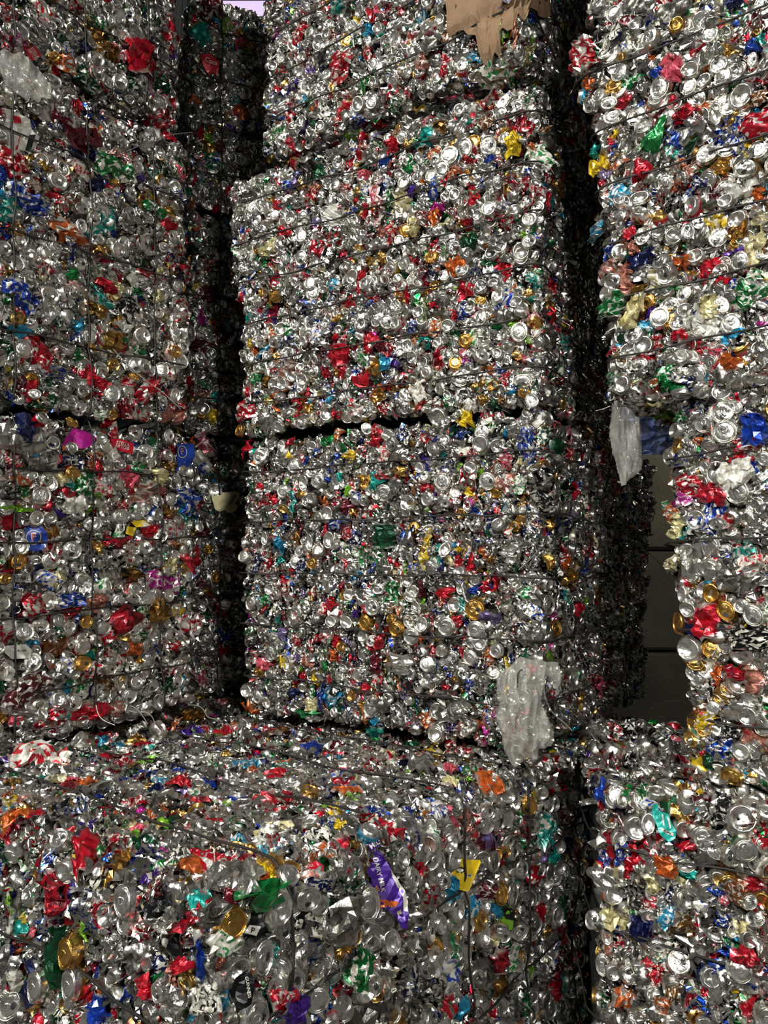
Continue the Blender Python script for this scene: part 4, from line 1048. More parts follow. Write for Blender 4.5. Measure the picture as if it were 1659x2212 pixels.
crop(0, 1500, 1.952, [
    (585, 180, 70, 60, 'bright', B_2), (665, 155, 70, 40, 'darkgreen'), (340, 240, 80, 70, 'bright', L_), (785, 250, 50, 30, 'red'), (640, 250, 80, 25, 'teal'), (1100, 300, 90, 30, 'navy'), (1400, 245, 130, 30, 'maroon'), (1205, 160, 90, 50, 'bright', L_), (850, 345, 90, 30, 'darkgreen'), (760, 400, 90, 40, 'red', 'foil', 30),
    (620, 375, 50, 50, 'red'), (1430, 400, 130, 30, 'red', 'foil', -15), (1120, 455, 90, 25, 'yellow'), (390, 515, 60, 30, 'yellow', 'foil', 20), (750, 530, 90, 35, 'gold'), (655, 510, 90, 40, 'orange'), (600, 515, 50, 30, 'magenta'), (530, 520, 40, 40, 'red'), (580, 600, 80, 30, 'pink'), (985, 500, 70, 50, 'navy'),
    (1470, 535, 80, 35, 'cyan', 'foil', 30), (1310, 575, 70, 50, 'bright', B_2), (1430, 585, 90, 25, 'yellow'), (1590, 570, 150, 40, 'red'), (25, 510, 80, 90, 'cyan', 'foil', 60), (70, 535, 90, 50, 'orange', 'foil', 50), (610, 675, 150, 35, 'darkgreen', FL, 5), (830, 700, 110, 35, 'red', 'foil', 15), (920, 745, 150, 50, 'red', FL, 15), (680, 760, 130, 40, 'green'),
    (375, 700, 90, 160, 'red', FL, 20), (260, 830, 70, 150, 'red', FL, 15), (275, 640, 70, 90, 'bright', L_), (425, 690, 50, 60, 'green'), (520, 760, 70, 120, 'gold', FL, 15), (440, 770, 60, 90, 'white', FL), (230, 690, 40, 40, 'blue'), (700, 830, 90, 80, 'silver', FL), (800, 830, 110, 50, 'gold', 'foil', 25), (1000, 800, 200, 110, 'bright', FL, 20),
    (960, 860, 80, 35, 'maroon'), (1080, 850, 150, 90, 'green', 'foil', 30), (840, 880, 110, 60, 'teal'), (945, 950, 108, 112, 'goldlid', L_), (1145, 890, 70, 150, 'bright', B_2), (1130, 780, 50, 80, 'yellow'), (1190, 780, 90, 60, 'bright', L_), (1300, 740, 140, 70, 'red', FL, 20), (1320, 795, 110, 50, 'navy', FL), (1390, 790, 70, 110, 'silver', FL, 60),
    (1260, 850, 150, 60, 'silver', L_), (1250, 930, 110, 110, 'black', FL), (1350, 970, 60, 110, 'silver', L_), (1430, 950, 110, 170, 'dull', FL), (1515, 870, 60, 130, 'silver', L_), (1530, 1060, 60, 110, 'bright', B_2), (1335, 1085, 110, 110, 'bright', B_2), (1600, 1040, 80, 110, 'silver', B_2), (1250, 990, 100, 130, 'dull', FL), (1430, 1050, 100, 60, 'gold', FL, 50),
    (1070, 1090, 110, 120, 'silver', L_), (965, 1150, 120, 90, 'bright', B_2), (1185, 1190, 100, 130, 'bright', L_), (1130, 1080, 30, 90, 'teal'), (920, 1040, 120, 90, 'white', FL), (1100, 960, 60, 60, 'red'), (1500, 1150, 110, 90, 'green', FL, 30), (1430, 1230, 90, 100, 'red'), (1380, 1110, 60, 80, 'brown'), (1360, 1240, 40, 70, 'cyan'), (1500, 1240, 80, 110, 'bright', B_2), (1400, 1290, 90, 60, 'silver', L_),
    (1170, 1270, 110, 110, 'red', FL), (1090, 1210, 50, 70, 'green'), (1220, 1300, 90, 120, 'purple', FL, 60), (1210, 1310, 60, 90, 'white', FL), (1050, 1340, 90, 110, 'silver', L_), (860, 1270, 110, 90, 'white', FL), (960, 1300, 70, 120, 'bright', FL), (770, 1290, 80, 130, 'silver', FL), (1320, 1340, 90, 90, 'silver', FL), (1610, 1170, 80, 150, 'silver', FL),
    (270, 1080, 70, 220, 'darkgreen', FL), (330, 1070, 55, 110, 'goldlid', L_), (345, 1200, 45, 110, 'gold', L_), (445, 1310, 65, 150, 'blue', FL, 10), (200, 1210, 60, 110, 'silver', L_), (300, 1230, 60, 80, 'teal'), (640, 1230, 70, 90, 'red'), (690, 1120, 60, 80, 'navy'), (850, 1100, 40, 160, 'blue'), (770, 1140, 80, 60, 'red', 'foil', 20), (620, 970, 90, 110, 'bright', FL),
    (400, 980, 90, 80, 'lime'), (110, 1010, 40, 80, 'orange'), (120, 940, 20, 50, 'yellow'), (130, 1160, 60, 100, 'red', 'foil', 60), (95, 1290, 60, 130, 'bronze', L_), (15, 1300, 40, 110, 'red'), (60, 1140, 80, 120, 'bright', FL), (250, 950, 30, 90, 'magenta'), (170, 660, 60, 60, 'darkgreen'), (520, 850, 40, 60, 'orange'), (495, 980, 30, 50, 'magenta'), (450, 1240, 60, 30, 'orange'), (700, 880, 60, 130, 'black', FL), (570, 860, 60, 120, 'bright', L_),
    (370, 1360, 90, 40, 'red'), (1060, 675, 70, 25, 'gold'), (1185, 610, 90, 30, 'bright', B_2), (830, 430, 60, 30, 'brown'), (870, 260, 60, 40, 'lilac'), (1150, 330, 110, 50, 'bright', FL), (1000, 640, 60, 20, 'cyan'), (1610, 470, 60, 30, 'red')])
crop(809, 1500, 1.952, [
    (265, 160, 60, 80, 'bright', B_2), (315, 195, 40, 50, 'red'), (225, 110, 60, 90, 'orange'), (855, 175, 45, 50, 'cyan'), (225, 370, 80, 25, 'lime'), (395, 345, 80, 50, 'green'), (310, 330, 60, 40, 'pink'), (360, 405, 130, 30, 'lime'), (400, 435, 70, 40, 'red'), (480, 445, 60, 40, 'red'), (260, 520, 55, 100, 'silver', L_), (330, 580, 60, 90, 'silver', L_),
    (375, 620, 50, 70, 'silver', L_), (490, 480, 50, 80, 'silver', B_2), (570, 450, 50, 90, 'silver', B_2), (635, 435, 50, 70, 'yellow', FL), (730, 450, 50, 130, 'silver', L_), (455, 600, 70, 170, 'lilac', FL, -15), (700, 590, 80, 110, 'teal', FL, -60), (740, 680, 40, 80, 'teal'), (700, 680, 50, 60, 'lilac'), (800, 490, 70, 110, 'maroon'), (885, 590, 50, 110, 'cyan', FL), (885, 680, 40, 70, 'red'), (910, 530, 60, 30, 'rose', FL, -25),
    (85, 680, 55, 90, 'silver', B_2), (125, 765, 50, 80, 'silver', L_), (250, 705, 60, 90, 'bright', B_2), (320, 690, 60, 80, 'dull', B_2), (180, 740, 60, 90, 'red'), (480, 730, 50, 120, 'red', FL), (440, 870, 50, 110, 'bright', B_2), (330, 905, 100, 80, 'bright', B_2), (210, 840, 60, 130, 'silver', FL), (510, 830, 40, 90, 'goldlid', L_), (560, 840, 50, 110, 'navy', L_),
    (440, 1010, 55, 90, 'bright', B_2), (655, 770, 90, 80, 'red'), (680, 890, 70, 130, 'red', 'foil', -60), (735, 845, 70, 70, 'silver', L_), (700, 840, 60, 60, 'silver', B_2), (710, 980, 70, 80, 'gold'), (710, 1050, 85, 65, 'bright', L_), (755, 930, 50, 90, 'silver', B_2), (510, 1110, 70, 90, 'red', FL), (540, 1030, 50, 90, 'darkgreen'), (610, 1050, 40, 90, 'silver', FL),
    (500, 1220, 90, 130, 'bronze', 'foil'), (195, 985, 50, 90, 'silver', L_), (350, 1090, 60, 110, 'silver', L_), (280, 1170, 110, 130, 'white', FL), (30, 1030, 80, 120, 'silver', B_2), (90, 1120, 90, 140, 'silver', FL), (290, 1290, 50, 120, 'red', FL), (335, 1290, 60, 100, 'silver', B_2), (230, 1260, 70, 90, 'silver', FL), (820, 1105, 70, 60, 'red'), (700, 1230, 60, 70, 'rose'),
    (40, 1370, 60, 60, 'red'), (460, 1330, 60, 90, 'red'), (560, 1300, 70, 130, 'silver', FL), (600, 1290, 40, 120, 'green', FL), (780, 380, 90, 90, 'silver', FL), (430, 1150, 60, 150, 'dull', FL),
    (960, 410, 50, 60, 'blue'), (930, 440, 60, 60, 'bright', FL), (1080, 430, 60, 60, 'green'), (1090, 440, 40, 60, 'silver', L_), (1280, 490, 80, 50, 'gold', FL), (1320, 460, 70, 90, 'bright', B_2), (1370, 440, 40, 70, 'yellow'), (1190, 430, 60, 50, 'silver', L_), (1220, 560, 90, 140, 'teal', FL, -60), (1545, 530, 110, 110, 'bright', B_2),
    (1385, 600, 70, 90, 'bright', L_), (1440, 510, 40, 60, 'red'), (1340, 620, 50, 140, 'red', 'foil', -70), (1640, 570, 60, 110, 'red', FL), (1640, 520, 50, 50, 'bright', L_), (1100, 560, 90, 90, 'silver', B_2), (1150, 540, 40, 90, 'silver', B_2), (1310, 715, 75, 75, 'bright', B_2), (1350, 810, 80, 85, 'bright', L_), (1030, 670, 40, 80, 'blue'), (975, 690, 50, 80, 'blue'),
    (1110, 690, 90, 80, 'red'), (1225, 715, 60, 80, 'orange', FL), (1170, 790, 60, 70, 'cream', FL), (1100, 830, 60, 100, 'silver', FL), (1160, 870, 50, 90, 'red', FL, -70), (1030, 930, 70, 130, 'cream', FL, -75), (1455, 815, 80, 60, 'blue'), (1475, 865, 45, 45, 'pink'), (1450, 700, 160, 50, 'brown', FL, -35), (1555, 800, 60, 50, 'orange'), (1510, 830, 110, 50, 'brown', FL, -60), (1570, 860, 50, 60, 'bronze', L_),
    (1295, 920, 50, 90, 'purple', FL), (1390, 980, 100, 100, 'bright', FL), (1120, 970, 110, 80, 'navy', FL), (1460, 940, 60, 70, 'blue'), (1510, 1010, 40, 30, 'cyan'), (1570, 970, 80, 170, 'cream', FL, 80), (1500, 980, 60, 60, 'silver', B_2), (940, 950, 60, 80, 'bright', L_), (955, 785, 50, 50, 'bright', L_), (1010, 970, 60, 50, 'red'), (1030, 1040, 50, 70, 'red'),
    (970, 1130, 75, 80, 'bright', L_), (1070, 1110, 60, 50, 'pink', B_2), (1190, 1150, 60, 140, 'red', 'foil', -60), (1190, 1050, 60, 60, 'silver', L_), (1260, 1140, 70, 40, 'cyan', B_2), (1530, 1140, 70, 90, 'bright', L_), (1570, 1110, 80, 60, 'red'), (1420, 1040, 30, 40, 'red'), (1500, 1080, 70, 40, 'blue'), (1045, 1270, 80, 100, 'orange', FL, 80), (1345, 1290, 80, 70, 'red', FL),
    (1250, 1250, 60, 60, 'bronze', FL), (1220, 1290, 50, 60, 'orange'), (1490, 1290, 150, 110, 'silver', FL), (1590, 1310, 60, 110, 'red', FL, -60), (1645, 1340, 60, 110, 'black', L_), (990, 1340, 60, 100, 'bright', FL), (1170, 1250, 60, 50, 'white', B_2), (1150, 1350, 70, 70, 'silver', B_2), (1200, 1190, 60, 60, 'red')])
# ---------------------------------------------------------------- torn labels and wrappers with lettering (parts of their bales)
import bmesh
MATS = {}
def cmat(name):
    if name not in MATS:
        c, m, r = CN[name]
        MATS[name] = simple_mat('printed_' + name, tuple(x * .9 for x in c), max(r, .34), min(m, .25), noise=40, dark=.75)
    return MATS[name]
def plane_at(px, py, lift=.016, face_cam=.35):
    p = pick(px, py, 22)
    if p is None:
        return None
    bi, i, d = p
    it = ITL[bi]
    dd = np.linalg.norm(it['P'] - it['P'][i], axis=1)
    N = it['N'][(dd < .08) & (it['fac'] > 0)].mean(0); N /= np.linalg.norm(N)
    V = CAM - it['P'][i]; V /= np.linalg.norm(V)
    N = N * (1 - face_cam) + V * face_cam; N /= np.linalg.norm(N)
    return bi, it['P'][i] + N * lift, N
def px_map(pts, P0, N, amp, seed, off):
    """points given in the photograph's frame laid onto the piece's own plane, with its creases"""
    pts = np.asarray(pts, float)
    out = []
    q = np.c_[pts[:, 0], pts[:, 1], 0 * pts[:, 0]] / 100.0
    h = crease(q, seed, amp, 3.0, 4)
    for (x, y), hh in zip(pts, h):
        r = ray(x, y)
        t = ((P0 - CAM) @ N) / (r @ N)
        out.append(CAM + r * t + N * (hh + off))
    return np.array(out)
def poly_obj(name, pts, mat, P0, N, amp, seed, off, parent, cuts=2, thick=.0006):
    bm = bmesh.new()
    vs = [bm.verts.new((x, -y, 0)) for x, y in pts]
    f = bm.faces.new(vs)
    bmesh.ops.triangulate(bm, faces=[f])
    for _ in range(cuts):
        bmesh.ops.subdivide_edges(bm, edges=bm.edges[:], cuts=1, use_grid_fill=True)
    bmesh.ops.triangulate(bm, faces=bm.faces[:])
    co = px_map([(v.co.x, -v.co.y) for v in bm.verts], P0, N, amp, seed, off)
    c = co.mean(0)
    for v, p in zip(bm.verts, co):
        v.co = Vector((p - c).tolist())
    bmesh.ops.recalc_face_normals(bm, faces=bm.faces[:])
    me = bpy.data.meshes.new(name); bm.to_mesh(me); bm.free()
    me.materials.append(mat)
    par = np.array(parent.matrix_world.translation) if parent else np.zeros(3)
    if parent:
        par = np.array(parent['_w'])
    o = link(name, me, parent, Vector((c - par).tolist()))
    o['_w'] = c.tolist()
    md = o.modifiers.new('thickness', 'SOLIDIFY'); md.thickness = thick; md.offset = -1
    return o
def text_obj(s, x, y, size, rot, mat, P0, N, amp, seed, off, parent):
    cu = bpy.data.curves.new('lettering', 'FONT')
    cu.body = s; cu.size = size * 1.38; cu.align_x = 'CENTER'; cu.align_y = 'CENTER'; cu.offset = size * .018
    cu.space_line = .8
    o = bpy.data.objects.new('lettering', cu)
    COL.objects.link(o)
    dg = bpy.context.evaluated_depsgraph_get()
    me = bpy.data.meshes.new_from_object(o.evaluated_get(dg))
    bpy.data.objects.remove(o)
    me.name = 'lettering'
    n = len(me.vertices)
    v = np.empty(n * 3); me.vertices.foreach_get('co', v); v = v.reshape(-1, 3)
    a = math.radians(rot)
    X = x + v[:, 0] * math.cos(a) - v[:, 1] * math.sin(a)
    Y = y - (v[:, 0] * math.sin(a) + v[:, 1] * math.cos(a))
    co = px_map(np.c_[X, Y], P0, N, amp, seed, off)
    c = co.mean(0)
    me.vertices.foreach_set('co', (co - c).ravel())
    me.materials.clear(); me.materials.append(mat)
    o = link('lettering', me, parent, Vector((c - np.array(parent['_w'])).tolist()))
    return o
FLAPS = []
def flap(name, ox, oy, s, pts, color, shapes=(), texts=(), amp=.004, label=None, lift=.018, fc=.35):
    P = [(ox + x / s, oy + y / s) for x, y in pts]
    A = np.array(P)
    cx, cy = A.mean(0)
    pl = plane_at(cx, cy, lift + .010, fc)
    if pl is None:
        return
    FLAPS.append((name, ox, oy, s, P, color, shapes, texts, amp, label, pl, int(cx * 7 + cy) % 997))
def clear_room():
    """cans that the flap would press aside"""
    for f in FLAPS:
        A = np.array(f[4]); bi = f[10][0]; P0, N = f[10][1:]
        it = ITL[bi]
        inside = np.zeros(len(it['px']), bool)
        j = len(A) - 1
        for i in range(len(A)):
            xi, yi = A[i]; xj, yj = A[j]
            c = ((yi > it['py']) != (yj > it['py'])) & (it['px'] < (xj - xi) * (it['py'] - yi) / (yj - yi + 1e-9) + xi)
            inside ^= c
            j = i
        # an enlarged test round the outline too
        m = A.mean(0)
        near = ((np.c_[it['px'], it['py']] - m) ** 2).sum(1) < (.75 * np.linalg.norm(A - m, axis=1).mean() + 6) ** 2
        it['drop'] |= (inside | (near & ~it['forced'])) & (it['layer'] == 0) & ~(it['forced'] & (it['kind'] < 2)) & (((it['P'] - P0) @ N) > -.045) & (np.linalg.norm(it['P'] - P0, axis=1) < .3)
def build_flap(f):
    name, ox, oy, s, P, color, shapes, texts, amp, label, (bi, P0, N), seed = f
    root = bales[bi].root
    root['_w'] = list(root.location)
    o = poly_obj(name, P, cmat(color), P0, N, amp, seed, 0, root)
    if label:
        o['label'] = label
    for k, (pp, c) in enumerate(shapes):
        poly_obj('printed_panel', [(ox + x / s, oy + y / s) for x, y in pp], cmat(c), P0, N, amp, seed, .0012 + .0004 * k, o, thick=.0002)
    for t, x, y, size, rot, c in texts:
        text_obj(t, ox + x / s, oy + y / s, size, rot, cmat(c), P0, N, amp, seed, .0030, o)
def ell(cx, cy, rx, ry, n=18, a0=0.0):
    return [(cx + rx * math.cos(a0 + 2 * math.pi * k / n), cy + ry * math.sin(a0 + 2 * math.pi * k / n)) for k in range(n)]

flap('wrapper', 740, 1780, 9.217, [(500, 600), (740, 530), (880, 740), (1060, 1100), (1270, 1400), (1310, 1700), (1300, 2080), (1180, 2090), (1040, 1830), (800, 1640), (700, 1850), (560, 1520), (580, 1100), (380, 860), (270, 830), (420, 700)],
     'purple', [([(560, 1500), (790, 1500), (1110, 1550), (1040, 1650), (760, 1660), (690, 1820)], 'orange'),
                ([(940, 880), (1240, 1330), (1300, 1560), (1290, 1740), (1220, 1730), (1190, 1440), (1040, 1170)], 'white'),
                ([(670, 1220), (750, 1320), (620, 1420), (590, 1300)], 'rose'), ([(1080, 1740), (1170, 1700), (1180, 1790), (1090, 1815)], 'cream')],
     [('DAIRY MILK', 725, 1010, 10.5, -76, 'white')], label='purple chocolate wrapper', lift=.055, fc=.6)
flap('wrapper', 740, 1780, 9.217, [(480, 420), (680, 280), (760, 420), (570, 540)], 'purple', [], [('MIL', 620, 415, 12, 35, 'white')], lift=.03)
flap('cardboard_flap', 940, 1840, 13.82, [(190, 440), (590, 370), (760, 190), (960, 240), (1140, 240), (1340, 240), (1370, 310), (1020, 1120), (960, 1190), (650, 1120), (560, 1140), (300, 800), (160, 560)],
     'yellow', [([(620, 480), (890, 430), (900, 560), (700, 710), (630, 620)], 'black'), (ell(740, 545, 105, 50), 'white'), ([(930, 670), (1090, 660), (1080, 760), (930, 750)], 'white')],
     [('40', 1010, 710, 5.5, -3, 'black')], label='torn yellow flap', lift=.05, fc=.55, amp=.003)
flap('label', 430, 1030, 12.76, [(340, 540), (600, 500), (640, 430), (1060, 410), (1120, 480), (1100, 570), (990, 740), (1060, 800), (1030, 920), (880, 1010), (780, 980), (730, 910), (560, 960), (440, 900), (400, 750)],
     'cream', [], [('CRISPS', 925, 640, 6, 60, 'maroon')], label='torn beige label', lift=.05, fc=.5)
flap('badge', 0, 850, 3.072, ell(232, 960, 88, 90, 13), 'blue', [(ell(222, 955, 52, 50), 'cream'), (ell(222, 955, 46, 44), 'blue')], [('F', 222, 955, 19, 6, 'white'), ('F', 223, 956, 16, 6, 'red')], label='round blue badge', lift=.04, fc=.5)
flap('can_wall', 300, 900, 11.85, [(980, 700), (1390, 690), (1440, 1000), (1230, 1380), (930, 1390), (1000, 1240), (960, 1000)], 'blue', [(ell(1110, 900, 130, 160), 'cream'), (ell(1110, 900, 112, 140), 'blue')],
     [('F', 1100, 900, 13, 6, 'white'), ('F', 1102, 902, 11, 6, 'red')])
ST = 'STELLA\nARTOIS'
flap('can_wall', 0, 850, 3.072, [(738, 288), (892, 330), (880, 402), (732, 362)], 'red', [], [(ST, 812, 346, 6.8, -14, 'white')])
flap('can_wall', 0, 850, 3.072, [(296, 452), (405, 400), (418, 448), (340, 502)], 'red', [], [(ST, 362, 450, 5.4, 26, 'white')])
flap('can_wall', 0, 80, 7.32, [(395, 190), (560, 145), (662, 300), (500, 392)], 'red', [], [(ST, 532, 262, 6.2, -54, 'white')])
flap('can_wall', 0, 850, 3.072, [(40, 1205), (200, 1190), (205, 1255), (50, 1250)], 'dull', [], [("NG'ARL", 132, 1224, 8.5, -8, 'black')])
flap('can_wall', 300, 900, 11.85, [(200, 510), (450, 530), (590, 650), (480, 800), (420, 960), (300, 940), (200, 640)], 'darkgreen', [], [('HTWE', 400, 810, 7.5, 55, 'white')])
flap('can_wall', 480, 2060, 6.8, [(190, 350), (380, 240), (440, 300), (480, 420), (440, 740), (230, 850), (120, 600)], 'black', [], [('GUINNESS', 370, 490, 7.2, -82, 'white')], lift=.045, fc=.5)
flap('can_wall', 380, 1780, 3.19, [(460, 760), (510, 640), (620, 590), (640, 730), (560, 775)], 'black', [([(470, 750), (505, 695), (585, 705), (560, 772)], 'white')], [('P', 525, 735, 13, -12, 'black')], lift=.03)
flap('can_wall', 600, 1820, 5.29, [(150, 350), (430, 210), (530, 270), (500, 390), (200, 430)], 'red', [([(380, 310), (500, 300), (490, 380), (390, 385)], 'orange')], [('DELICIOUS', 310, 288, 6.2, 17, 'white')], lift=.045, fc=.5)
flap('can_wall', 400, 80, 5.95, [(190, 230), (330, 210), (440, 330), (420, 480), (310, 490), (230, 370)], 'red', [], [('Coca', 335, 315, 10, -20, 'white')], lift=.04, fc=.5)
flap('can_wall', 1390, 1720, 16.6, [(350, 280), (520, 270), (560, 560), (900, 620), (1000, 960), (1170, 1250), (1130, 1520), (920, 1650), (600, 1400), (480, 1050), (280, 600)], 'teal',
     [([(600, 1120), (1080, 1330), (1060, 1440), (620, 1225)], 'white'), ([(640, 650), (700, 660), (760, 1080), (700, 1060)], 'white'), ([(850, 760), (920, 780), (1000, 1180), (930, 1150)], 'white')], [('BOMB', 850, 1290, 4.6, -24, 'black')], label='turquoise can wall', lift=.045, fc=.4)
flap('carton_scrap', 0, 220, 8.65, [(10, 470), (40, 110), (230, 150), (560, 330), (600, 520), (750, 640), (640, 960), (450, 1050), (130, 930)], 'white',
     [([(370, 640), (405, 560), (325, 900), (280, 895)], 'red'), ([(550, 610), (660, 620), (560, 950), (470, 900)], 'black'), ([(250, 250), (380, 290), (400, 400), (260, 400)], 'red')], [], label='white and red carton scrap', lift=.02)
flap('wrapper', 0, 850, 3.072, [(410, 350), (430, 300), (490, 225), (560, 250), (640, 290), (600, 350), (540, 368)], 'magenta', [([(412, 350), (480, 338), (480, 368), (415, 380)], 'orange')], [], label='magenta flap')
flap('wrapper', 0, 850, 3.072, [(950, 1300), (985, 1210), (1150, 1240), (1125, 1305)], 'magenta', [], [], label='magenta flap')
flap('wrapper', 0, 850, 3.072, [(870, 852), (950, 838), (1002, 876), (905, 888)], 'yellow', [([(935, 845), (1000, 876), (950, 885)], 'white')], [], label='yellow scrap')
flap('wrapper', 0, 850, 3.072, [(845, 880), (905, 890), (880, 950), (832, 930)], 'yellow', [], [])
flap('wrapper', 0, 850, 3.072, [(1148, 740), (1190, 620), (1282, 640), (1230, 700), (1180, 770)], 'blue', [([(1165, 700), (1190, 630), (1215, 640), (1185, 700)], 'cyan')], [])
flap('can_wall', 0, 1380, 5.95, [(70, 90), (330, 70), (410, 140), (400, 250), (150, 260), (60, 180)], 'white', [], [('Arctic', 280, 150, 6, 6, 'black')])
flap('wrapper', 900, 1780, 3.95, [(700, 740), (755, 690), (832, 730), (815, 900), (705, 925)], 'lime', [([(700, 740), (755, 690), (832, 730), (826, 822), (700, 800)], 'black')], [], label='black and lime scrap')

clear_room()
for b in bales:
    build_bale(b)
for f in FLAPS:
    build_flap(f)
for b in bales:
    if '_w' in b.root:
        del b.root['_w']
# ---------------------------------------------------------------- clear plastic film
def film_material():
    m = bpy.data.materials.new('clear_crinkled_film'); m.use_nodes = True
    nt = m.node_tree; nt.nodes.clear()
    out = nt.nodes.new('ShaderNodeOutputMaterial')
    tr = nt.nodes.new('ShaderNodeBsdfTransparent')
    pb = nt.nodes.new('ShaderNodeBsdfPrincipled')
    pb.inputs['Base Color'].default_value = (.42, .41, .37, 1)
    pb.inputs['Roughness'].default_value = .16
    tl = nt.nodes.new('ShaderNodeBsdfTranslucent'); tl.inputs['Color'].default_value = (.6, .58, .52, 1)
    m1 = nt.nodes.new('ShaderNodeMixShader'); m1.inputs[0].default_value = .25
    m2 = nt.nodes.new('ShaderNodeMixShader')
    tc = nt.nodes.new('ShaderNodeTexCoord')
    nz = nt.nodes.new('ShaderNodeTexNoise'); nz.inputs['Scale'].default_value = 28; nz.inputs['Detail'].default_value = 5
    mp = nt.nodes.new('ShaderNodeMapping'); mp.inputs['Scale'].default_value = (1.6, 1, .45)
    nt.links.new(tc.outputs['Object'], mp.inputs['Vector']); nt.links.new(mp.outputs[0], nz.inputs['Vector'])
    mr = nt.nodes.new('ShaderNodeMapRange'); mr.inputs['From Min'].default_value = .35; mr.inputs['From Max'].default_value = .7
    mr.inputs['To Min'].default_value = .26; mr.inputs['To Max'].default_value = .68
    nt.links.new(nz.outputs['Fac'], mr.inputs['Value'])
    bp = nt.nodes.new('ShaderNodeBump'); bp.inputs['Strength'].default_value = .7; bp.inputs['Distance'].default_value = .01
    n2 = nt.nodes.new('ShaderNodeTexNoise'); n2.inputs['Scale'].default_value = 45; n2.inputs['Detail'].default_value = 3
    nt.links.new(mp.outputs[0], n2.inputs['Vector'])
    nt.links.new(n2.outputs['Fac'], bp.inputs['Height']); nt.links.new(bp.outputs[0], pb.inputs['Normal'])
    nt.links.new(pb.outputs[0], m1.inputs[1]); nt.links.new(tl.outputs[0], m1.inputs[2])
    nt.links.new(mr.outputs[0], m2.inputs[0]); nt.links.new(tr.outputs[0], m2.inputs[1]); nt.links.new(m1.outputs[0], m2.inputs[2])
    nt.links.new(m2.outputs[0], out.inputs[0])
    return m
MAT_FILM = film_material()
def loft(name, ox, oy, s, rows, depth, thick, seed, mat=MAT_FILM, nu=64, per=9, dslope=0.0):
    r = np.random.default_rng(seed)
    ys = [q[0] for q in rows]
    n = (len(rows) - 1) * per + 1
    yy = np.linspace(ys[0], ys[-1], n)
    xl = np.interp(yy, ys, [q[1] for q in rows]); xr = np.interp(yy, ys, [q[2] for q in rows])
    xl = xl + r.normal(0, 3, n); xr = xr + r.normal(0, 3, n)
    V = []
    for k in range(n):
        e = min(1, 3.2 * min(k, n - 1 - k) / n + .12)
        for j in range(nu):
            a = 2 * math.pi * j / nu
            u = math.cos(a)
            px = ox + (xl[k] + xr[k]) / 2 / s + u * (xr[k] - xl[k]) / 2 / s
            py = oy + yy[k] / s
            y = depth + dslope * u - thick * math.sin(a) * e
            P = at_depth(px, py, depth)
            P = P + np.array([0, y - depth, 0])
            V.append(P)
    V = np.array(V)
    V0 = V.copy()
    V[:, 1] += .16 * thick * np.sin(V0[:, 0] * 110 + 5 * np.sin(V0[:, 2] * 7)) + crease(V0 * [1, .3, .12], seed, thick * .5, 22, 4) + crease(V0 * [1, .5, .3], seed + 1, thick * .16, 50, 4)
    V[:, 0] += crease(V0, seed + 2, thick * .2, 9, 3); V[:, 2] += crease(V0, seed + 3, thick * .2, 9, 3)
    F = []
    for k in range(n - 1):
        for j in range(nu):
            l = (j + 1) % nu
            F.append((k * nu + j, k * nu + l, (k + 1) * nu + l, (k + 1) * nu + j))
    F.append(tuple(range(nu))); F.append(tuple(reversed(range((n - 1) * nu, n * nu))))
    c = V.mean(0)
    me = bpy.data.meshes.new(name)
    me.from_pydata((V - c).tolist(), [], F)
    me.polygons.foreach_set('use_smooth', np.ones(len(F), bool))
    me.materials.append(mat)
    return me, c
def top(o, label, cat, group=None):
    o['label'] = label; o['category'] = cat
    if group: o['group'] = group
    return o
me, c = loft('body', 1040, 1400, 4.535, [(100, 400, 560), (140, 320, 620), (200, 250, 650), (300, 170, 640), (400, 130, 600), (500, 140, 575), (600, 160, 610), (700, 175, 650), (800, 190, 690), (900, 205, 712), (950, 222, 700), (1000, 240, 600), (1060, 255, 560), (1110, 270, 400), (1150, 285, 330)],
             2.50, .042, 41)
bag = thing('plastic_bag', 'large clear crinkled plastic bag hanging on the corner of the lower middle bale', 'plastic bag', (c[0], c[1], c[2]))
link('body', me, bag)
me, c2 = loft('handle', 1040, 1400, 4.535, [(140, 610, 760), (180, 600, 775), (240, 610, 785), (300, 660, 785), (350, 700, 775), (392, 715, 755)], 2.50, .022, 43, nu=20, per=5)
link('handle', me, bag, Vector((c2 - c).tolist()))
pts = [at_depth(1040 + x / 4.535, 1400 + y / 4.535, 2.50 + .1 * k / 6) for k, (x, y) in enumerate([(635, 260), (612, 360), (625, 480), (670, 590), (730, 665), (810, 730), (890, 812)])]
def smooth(pts, n=8):
    P = np.array(pts); out = []
    for i in range(len(P) - 1):
        p0, p1, p2, p3 = P[max(i - 1, 0)], P[i], P[i + 1], P[min(i + 2, len(P) - 1)]
        for k in range(n):
            t = k / n
            out.append(.5 * ((2 * p1) + (-p0 + p2) * t + (2 * p0 - 5 * p1 + 4 * p2 - p3) * t * t + (-p0 + 3 * p1 - 3 * p2 + p3) * t ** 3))
    out.append(P[-1])
    return np.array(out)
link('strand', tube_mesh('strand', smooth(pts) - c, .0026, MAT_FILM), bag)
hk = smooth([at_depth(1040 + x / 4.535, 1400 + y / 4.535, 2.445) for x, y in [(350, 385), (355, 300), (360, 250), (385, 215), (405, 218)]]) - c
link('wire_hook', tube_mesh('wire_hook', hk, .0022, MAT_WIRE), bag)
me, c = loft('plastic_sheet', 1300, 800, 4.62, [(270, 110, 200), (340, 100, 300), (420, 98, 372), (600, 96, 385), (800, 120, 400), (900, 150, 405), (1000, 170, 390), (1050, 185, 330), (1100, 190, 280), (1150, 195, 240)], 2.78, .028, 47)
